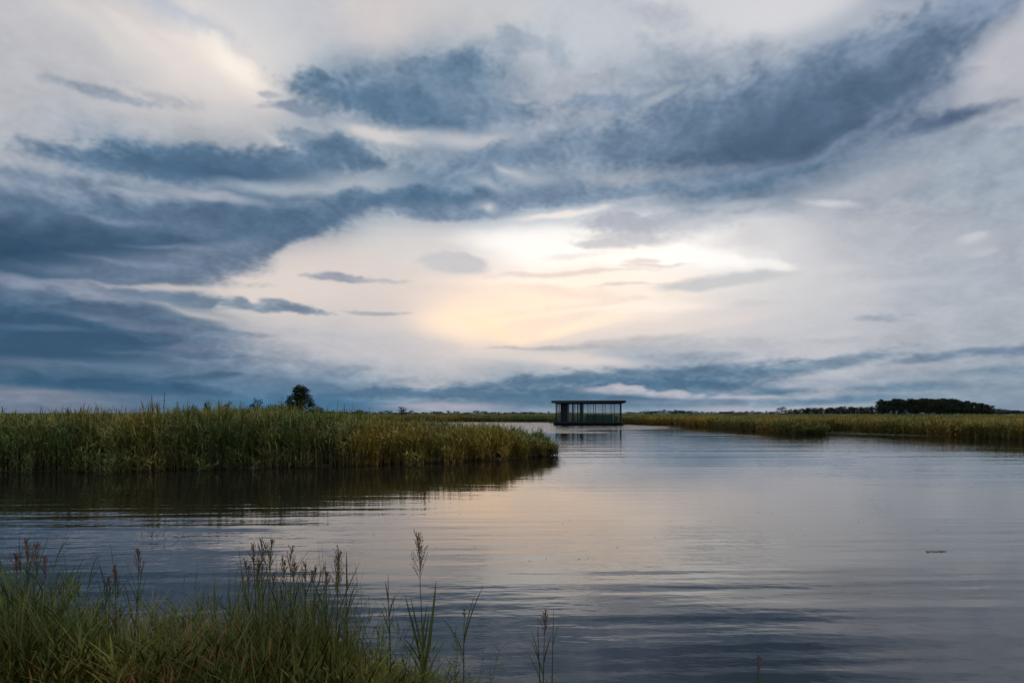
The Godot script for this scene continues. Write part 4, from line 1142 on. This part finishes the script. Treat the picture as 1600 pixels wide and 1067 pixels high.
func stalk_clump(rng: RandomNumberGenerator, n: int) -> ArrayMesh:
	var s := Shape.new()
	for k in n:
		var a := rng.randf() * TAU
		var r := 0.13 * sqrt(rng.randf())
		var p := Vector3(cos(a) * r, 0.0, sin(a) * r)
		var az := rng.randf() * TAU
		var u := rng.randf()
		var c := Color(0.13, 0.17, 0.034).lerp(Color(0.27, 0.23, 0.06), u * u) * rng.randf_range(0.75, 1.2)
		c.a = 1.0
		var pts := blade_points(p, az, rng.randf_range(0.7, 1.02), rng.randf_range(0.9, 0.99), rng.randf_range(0.0, 0.2), 6)
		s.ribbon(pts, [0.0018, 0.0018, 0.0016, 0.0014, 0.0011, 0.0008, 0.0004], Vector3(1, 0, rng.randf_range(-0.6, 0.6)).normalized(), c)
		for q in rng.randi_range(4, 7):
			var t := rng.randf_range(0.3, 1.0) * 5.99
			var b: Vector3 = pts[int(t)].lerp(pts[int(t) + 1], t - int(t))
			var z := rng.randf() * TAU
			var w := rng.randf_range(0.0014, 0.0034)
			s.ribbon(blade_points(b, z, rng.randf_range(0.08, 0.24), rng.randf_range(0.65, 0.92), rng.randf_range(0.0, 0.9), 4), [w * 0.7, w, w, w * 0.6, 0.0002], Vector3(rng.randfn(), 0.3, rng.randfn()).normalized(), c * rng.randf_range(0.85, 1.2))
		if rng.randf() < 0.35:
			for q in 7:
				var z := rng.randf() * TAU
				s.ribbon(blade_points(pts[6] - Vector3(0, 0.012 * q, 0), z, rng.randf_range(0.02, 0.05), 0.85, 0.3, 2), [0.0008, 0.0018, 0.0003], Vector3(-sin(z), 0, cos(z)), Color(0.24, 0.14, 0.08) * rng.randf_range(0.8, 1.2))
	return s.mesh()

func build_foreground():
	var rng := RandomNumberGenerator.new()
	rng.seed = 2024
	# ---- grass on the near bank ----
	var kinds := []
	for k in 5:
		kinds.append(sedge_clump(rng, 16, 0.09))
	var places := [[], [], [], [], []]
	var tints := [[], [], [], [], []]
	var patch: FastNoiseLite = noise(51, 0.9, 3)
	# picture column -> usual row of the tips
	var edge := [[-120, 925], [0, 935], [60, 930], [130, 975], [250, 985], [330, 985], [430, 955], [520, 975], [580, 1010], [640, 1035], [720, 1050], [800, 1075], [900, 1090]]
	for k in 2500:
		var px := rng.randf_range(-110.0, 780.0) if k % 6 else rng.randf_range(-110.0, 500.0)
		var d := rng.randf_range(3.0, 4.6)
		var e := 1000.0
		for i in edge.size() - 1:
			if px >= edge[i][0] and px <= edge[i + 1][0]:
				e = lerpf(edge[i][1], edge[i + 1][1], (px - edge[i][0]) / (edge[i + 1][0] - edge[i][0]))
		if px > 560.0 and rng.randf() < (px - 560.0) / 190.0:
			continue
		var h := reach(e + 28.0 + rng.randf_range(-10.0, 90.0), d)
		var q := ahead(px, d)
		var c: float = patch.get_noise_2d(q.x, q.z)
		var t := Color(1, 1, 1).lerp(Color(1.5, 1.1, 0.8), clampf(c * 1.6, 0, 1)).lerp(Color(0.75, 0.95, 0.9), clampf(-c * 1.6, 0, 1)) * rng.randf_range(0.8, 1.2)
		var j := 0 if px < 80.0 else 1 if px < 240.0 else 2 if px < 400.0 else 3 if px < 560.0 else 4
		places[j].append(tilted(rng, Vector3(q.x, 0.05, q.z), rng.randf_range(0.9, 1.5), h))
		tints[j].append(Color(t.r, t.g, t.b))
	for j in 5:
		scatter("bank_grass", kinds[j], leafy, places[j], tints[j], ["dense bank grass in the lower left corner", "bank grass below the solitary brown plumed reed", "bank grass just left of the central reed cluster", "bank grass around the foot of the central reed cluster", "thinning bank grass around the foot of the tall lone reed"][j], "grass")
	# ---- single stalks that rise above it ----
	var stalks := []
	for k in 4:
		stalks.append(stalk_clump(rng, 4))
	for j in 4:
		var sp := []
		var sc := []
		for k in 200:
			var px := rng.randf_range([-60.0, 140.0, 330.0, 520.0][j], [140.0, 330.0, 520.0, 890.0][j])
			if rng.randf() < smoothstep(520.0, 740.0, px) * 0.9:
				continue
			var e := 1000.0
			for i in edge.size() - 1:
				if px >= edge[i][0] and px <= edge[i + 1][0]:
					e = lerpf(edge[i][1], edge[i + 1][1], (px - edge[i][0]) / (edge[i + 1][0] - edge[i][0]))
			var d := rng.randf_range(3.3, 4.5)
			var q := ahead(px, d)
			sp.append(tilted(rng, Vector3(q.x, 0.02, q.z), 1.0, reach(e + rng.randf_range(-65.0, 35.0), d)))
			var g := rng.randf_range(0.75, 1.25)
			sc.append(Color(g, g, g))
		scatter("bank_stalks", stalks[j], leafy, sp, sc, ["thin leafy stalks rising above the grass at the lower left edge", "thin leafy stalks around the solitary brown plumed reed", "thin leafy stalks around the central reed cluster", "sparse thin stalks standing in water right of the central cluster"][j], "grass")
	# ---- tall reeds that stand out against the water ----
	var lone := [[0.46, 4, 0.52, 0.84, -0.12, 0.026], [0.60, 178, 0.30, 0.82, 0.0, 0.018], [0.52, 172, 0.40, 0.80, 0.0, 0.022], [0.3, 85, 0.42, 0.95, 0.0, 0.03], [0.34, 265, 0.4, 0.95, 0.0, 0.028], [0.4, 10, 0.3, 0.9, 0.1, 0.02], [0.44, 185, 0.34, 0.88, 0.1, 0.02], [0.56, 0, 0.26, 0.88, 0.0, 0.014], [0.66, 20, 0.2, 0.9, 0.1, 0.01], [0.5, 150, 0.22, 0.7, 0.3, 0.012], [0.42, 200, 0.28, 0.75, 0.5, 0.012], [0.36, -20, 0.3, 0.8, 0.4, 0.012]]
	reed(rng, 655, 836, 3.7, 0.26, 34, -6, lone, "tall lone reed with a brown plume and long forked leaves at the water edge")
	reed(rng, 606, 915, 3.8, 0.0, 0, -4, [[0.9, 175, 0.12, 0.9, 0.1, 0.009], [0.8, 10, 0.14, 0.85, 0.2, 0.009], [0.7, 190, 0.16, 0.8, 0.3, 0.01], [0.97, 90, 0.1, 0.97, 0.0, 0.007]], "short plumeless reed shoot just left of the tall lone reed")
	reed(rng, 527, 863, 3.7, 0.3, 38, 6, some_leaves(rng, 8), "reed with the densest purple brown plume right of the reed cluster")
	reed(rng, 543, 905, 3.6, 0.0, 0, 2, [[0.95, 80, 0.2, 0.97, 0.0, 0.012], [0.8, 10, 0.18, 0.85, 0.2, 0.01], [0.7, 170, 0.2, 0.8, 0.2, 0.01]], "upright leafy shoot against the densest purple plume")
	for q in [
		[383, 878, -10, 0.18, 18, "leftmost plumed reed of the central foreground cluster, leaning left"],
		[398, 852, -4, 0.2, 20, "plumed reed left of the tallest in the central cluster"],
		[410, 843, 2, 0.22, 22, "tallest plumed reed of the central foreground cluster"],
		[421, 846, 8, 0.2, 20, "plumed reed leaning right beside the tallest of the central cluster"],
		[405, 880, 0, 0.16, 18, "short plumed reed in front at the middle of the central cluster"],
		[430, 895, 6, 0.14, 14, "rightmost and shortest reed of the central foreground cluster"],
		[443, 872, -4, 0.16, 16, "slender reed leaning left just right of the central cluster"],
		[453, 858, 3, 0.18, 18, "tallest of the three slender reeds right of the central cluster"],
		[462, 880, 6, 0.13, 14, "slender reed leaning right, third right of the central cluster"],
		[476, 882, -4, 0.11, 10, "sparse small plumed reed left of the middle gap before the densest plume"],
		[493, 886, 4, 0.11, 10, "sparse small reed midway between the central cluster and the densest plume"],
		[508, 892, -3, 0.13, 10, "sparse small reed touching the left side of the densest plume"],
		[28, 866, -6, 0.13, 14, "reddish plumed reed nearest the left edge of the picture"],
		[42, 842, -2, 0.18, 16, "tallest reddish plumed reed in the left edge group"],
		[55, 850, 5, 0.16, 15, "reddish plumed reed right of the tallest in the left edge group"],
		[70, 872, 10, 0.14, 14, "reddish plumed reed leaning right, last of the left edge group"]]:
		reed(rng, q[0], q[1], 3.55 + rng.randf() * 0.3, q[3], q[4], q[2], some_leaves(rng, 6), q[5], "plumed reeds on the near bank")
	reed(rng, 213, 860, 3.7, 0.17, 17, 3, some_leaves(rng, 6), "solitary brown plumed reed between the left edge and the central cluster")
	reed(rng, 180, 886, 3.7, 0.12, 12, -5, some_leaves(rng, 5), "shorter plumed reed leaning left of the solitary brown one")
	reed(rng, 168, 905, 3.6, 0.08, 8, -6, some_leaves(rng, 4), "lowest thin plumed reed near the solitary brown one")
	reed(rng, 726, 950, 3.7, 0.05, 5, 2, some_leaves(rng, 4), "thin green reed standing right of the tall lone reed")
	reed(rng, 851, 955, 3.6, 0.14, 15, 3, [[0.8, 10, 0.16, 0.85, 0.2, 0.009], [0.7, 175, 0.2, 0.8, 0.2, 0.01], [0.6, 170, 0.22, 0.75, 0.2, 0.01]], "reed with a drooping brown plume low at the bottom centre")
	reed(rng, 838, 985, 3.5, 0.0, 0, -8, [[0.95, 100, 0.12, 0.95, 0.1, 0.009], [0.8, 175, 0.16, 0.85, 0.2, 0.009]], "green leafy shoot left of the low drooping plume")
	reed(rng, 866, 975, 3.5, 0.0, 0, 5, [[0.95, 80, 0.12, 0.97, 0.1, 0.009], [0.85, 5, 0.12, 0.85, 0.2, 0.009]], "green leafy shoot right of the low drooping plume")
	reed(rng, 1186, 1026, 3.5, 0.1, 9, 2, [[0.9, 170, 0.08, 0.9, 0.1, 0.008], [0.85, 10, 0.09, 0.9, 0.1, 0.008]], "tiny orange brown reed tip at the bottom edge right of centre")

# ------------------------------------------------------------------ things afloat
func build_floating():
	var rng := RandomNumberGenerator.new()
	rng.seed = 99
	# a torn sprig of water weed
	var o := base("floating_weed", ahead(1462, 8.85, 0.004), 0.12)
	var s := Shape.new()
	s.tube([Vector3(-0.12, 0.001, -0.02), Vector3(-0.03, 0.004, 0.0), Vector3(0.06, 0.003, 0.012), Vector3(0.13, 0.001, 0.03)], [0.003, 0.004, 0.004, 0.002], 5, Color(0.05, 0.07, 0.02))
	part("stem", s.mesh(), leafy, o)
	for q in [[-0.09, 150, 0.07], [-0.04, 20, 0.08], [0.0, 200, 0.07], [0.04, -15, 0.09], [0.08, 160, 0.06], [0.1, 10, 0.07]]:
		part("leaf", leaf_mesh(Vector3(q[0], 0.004, 0.0), deg_to_rad(q[1]), q[2], 0.16, 0.5, 0.024, Color(0.10, 0.14, 0.03), 0.1), leafy, o)
	tag(o, "small green sprig of weed floating on open water at right", "water plant")
	# flecks of drifting leaf
	var f := Shape.new()
	for k in 6:
		var a := TAU * k / 6.0
		var b := TAU * (k + 1) / 6.0
		f.tri(Vector3(0, 0.004, 0), Vector3(cos(a), 0.001, sin(a) * 0.6), Vector3(cos(b), 0.001, sin(b) * 0.6), Color(0.04, 0.042, 0.022))
	var p := []
	var c := []
	for k in 120:
		var py := rng.randf_range(690.0, 900.0)
		var d := EYE * 1067.0 / (py - 645.0)
		var q := ahead(rng.randf_range(560.0, 1640.0), d, 0.003)
		if shore(Vector2(q.x, q.z)) > -0.4:
			continue
		var r := rng.randf_range(0.005, 0.015) * sqrt(d / 9.0)
		p.append(Transform3D(Basis(Vector3.UP, rng.randf() * TAU).scaled(Vector3(r, 1, r)), q))
		c.append(Color(1, 1, 1) * rng.randf_range(0.6, 1.4))
	scatter("drifting_flecks", f.mesh(), leafy, p, c, "dark flecks of leaf litter drifting on the open water", "litter")
	# lily pads before the right shore
	var g := Shape.new()
	for k in 14:
		var a := 0.25 + (TAU - 0.5) * k / 14.0
		var b := 0.25 + (TAU - 0.5) * (k + 1) / 14.0
		g.tri(Vector3(0, 0.003, 0), Vector3(cos(a), 0.006, sin(a)), Vector3(cos(b), 0.006, sin(b)), Color(0.09, 0.11, 0.045))
	var lp := []
	var lc := []
	for k in 700:
		var t := rng.randf()
		var x := lerpf(26.5, 33.0, t) + rng.randfn(0, 0.4)
		var z := lerpf(-62.0, -52.0, t) + rng.randfn(0, 1.0)
		if k % 3 == 0:
			x = rng.randf_range(30.0, 32.6)
			z = rng.randf_range(-70.0, -56.0)
		if shore(Vector2(x, z)) > -0.2:
			continue
		var r := rng.randf_range(0.08, 0.15)
		lp.append(Transform3D(Basis(Vector3.UP, rng.randf() * TAU).scaled(Vector3(r, 1, r)), Vector3(x, 0.003, z)))
		lc.append(Color(1, 1, 1) * rng.randf_range(0.8, 1.3))
	scatter("lily_pads", g.mesh(), leafy, lp, lc, "pale green strip of lily pads on the water along the right shore", "water plants")
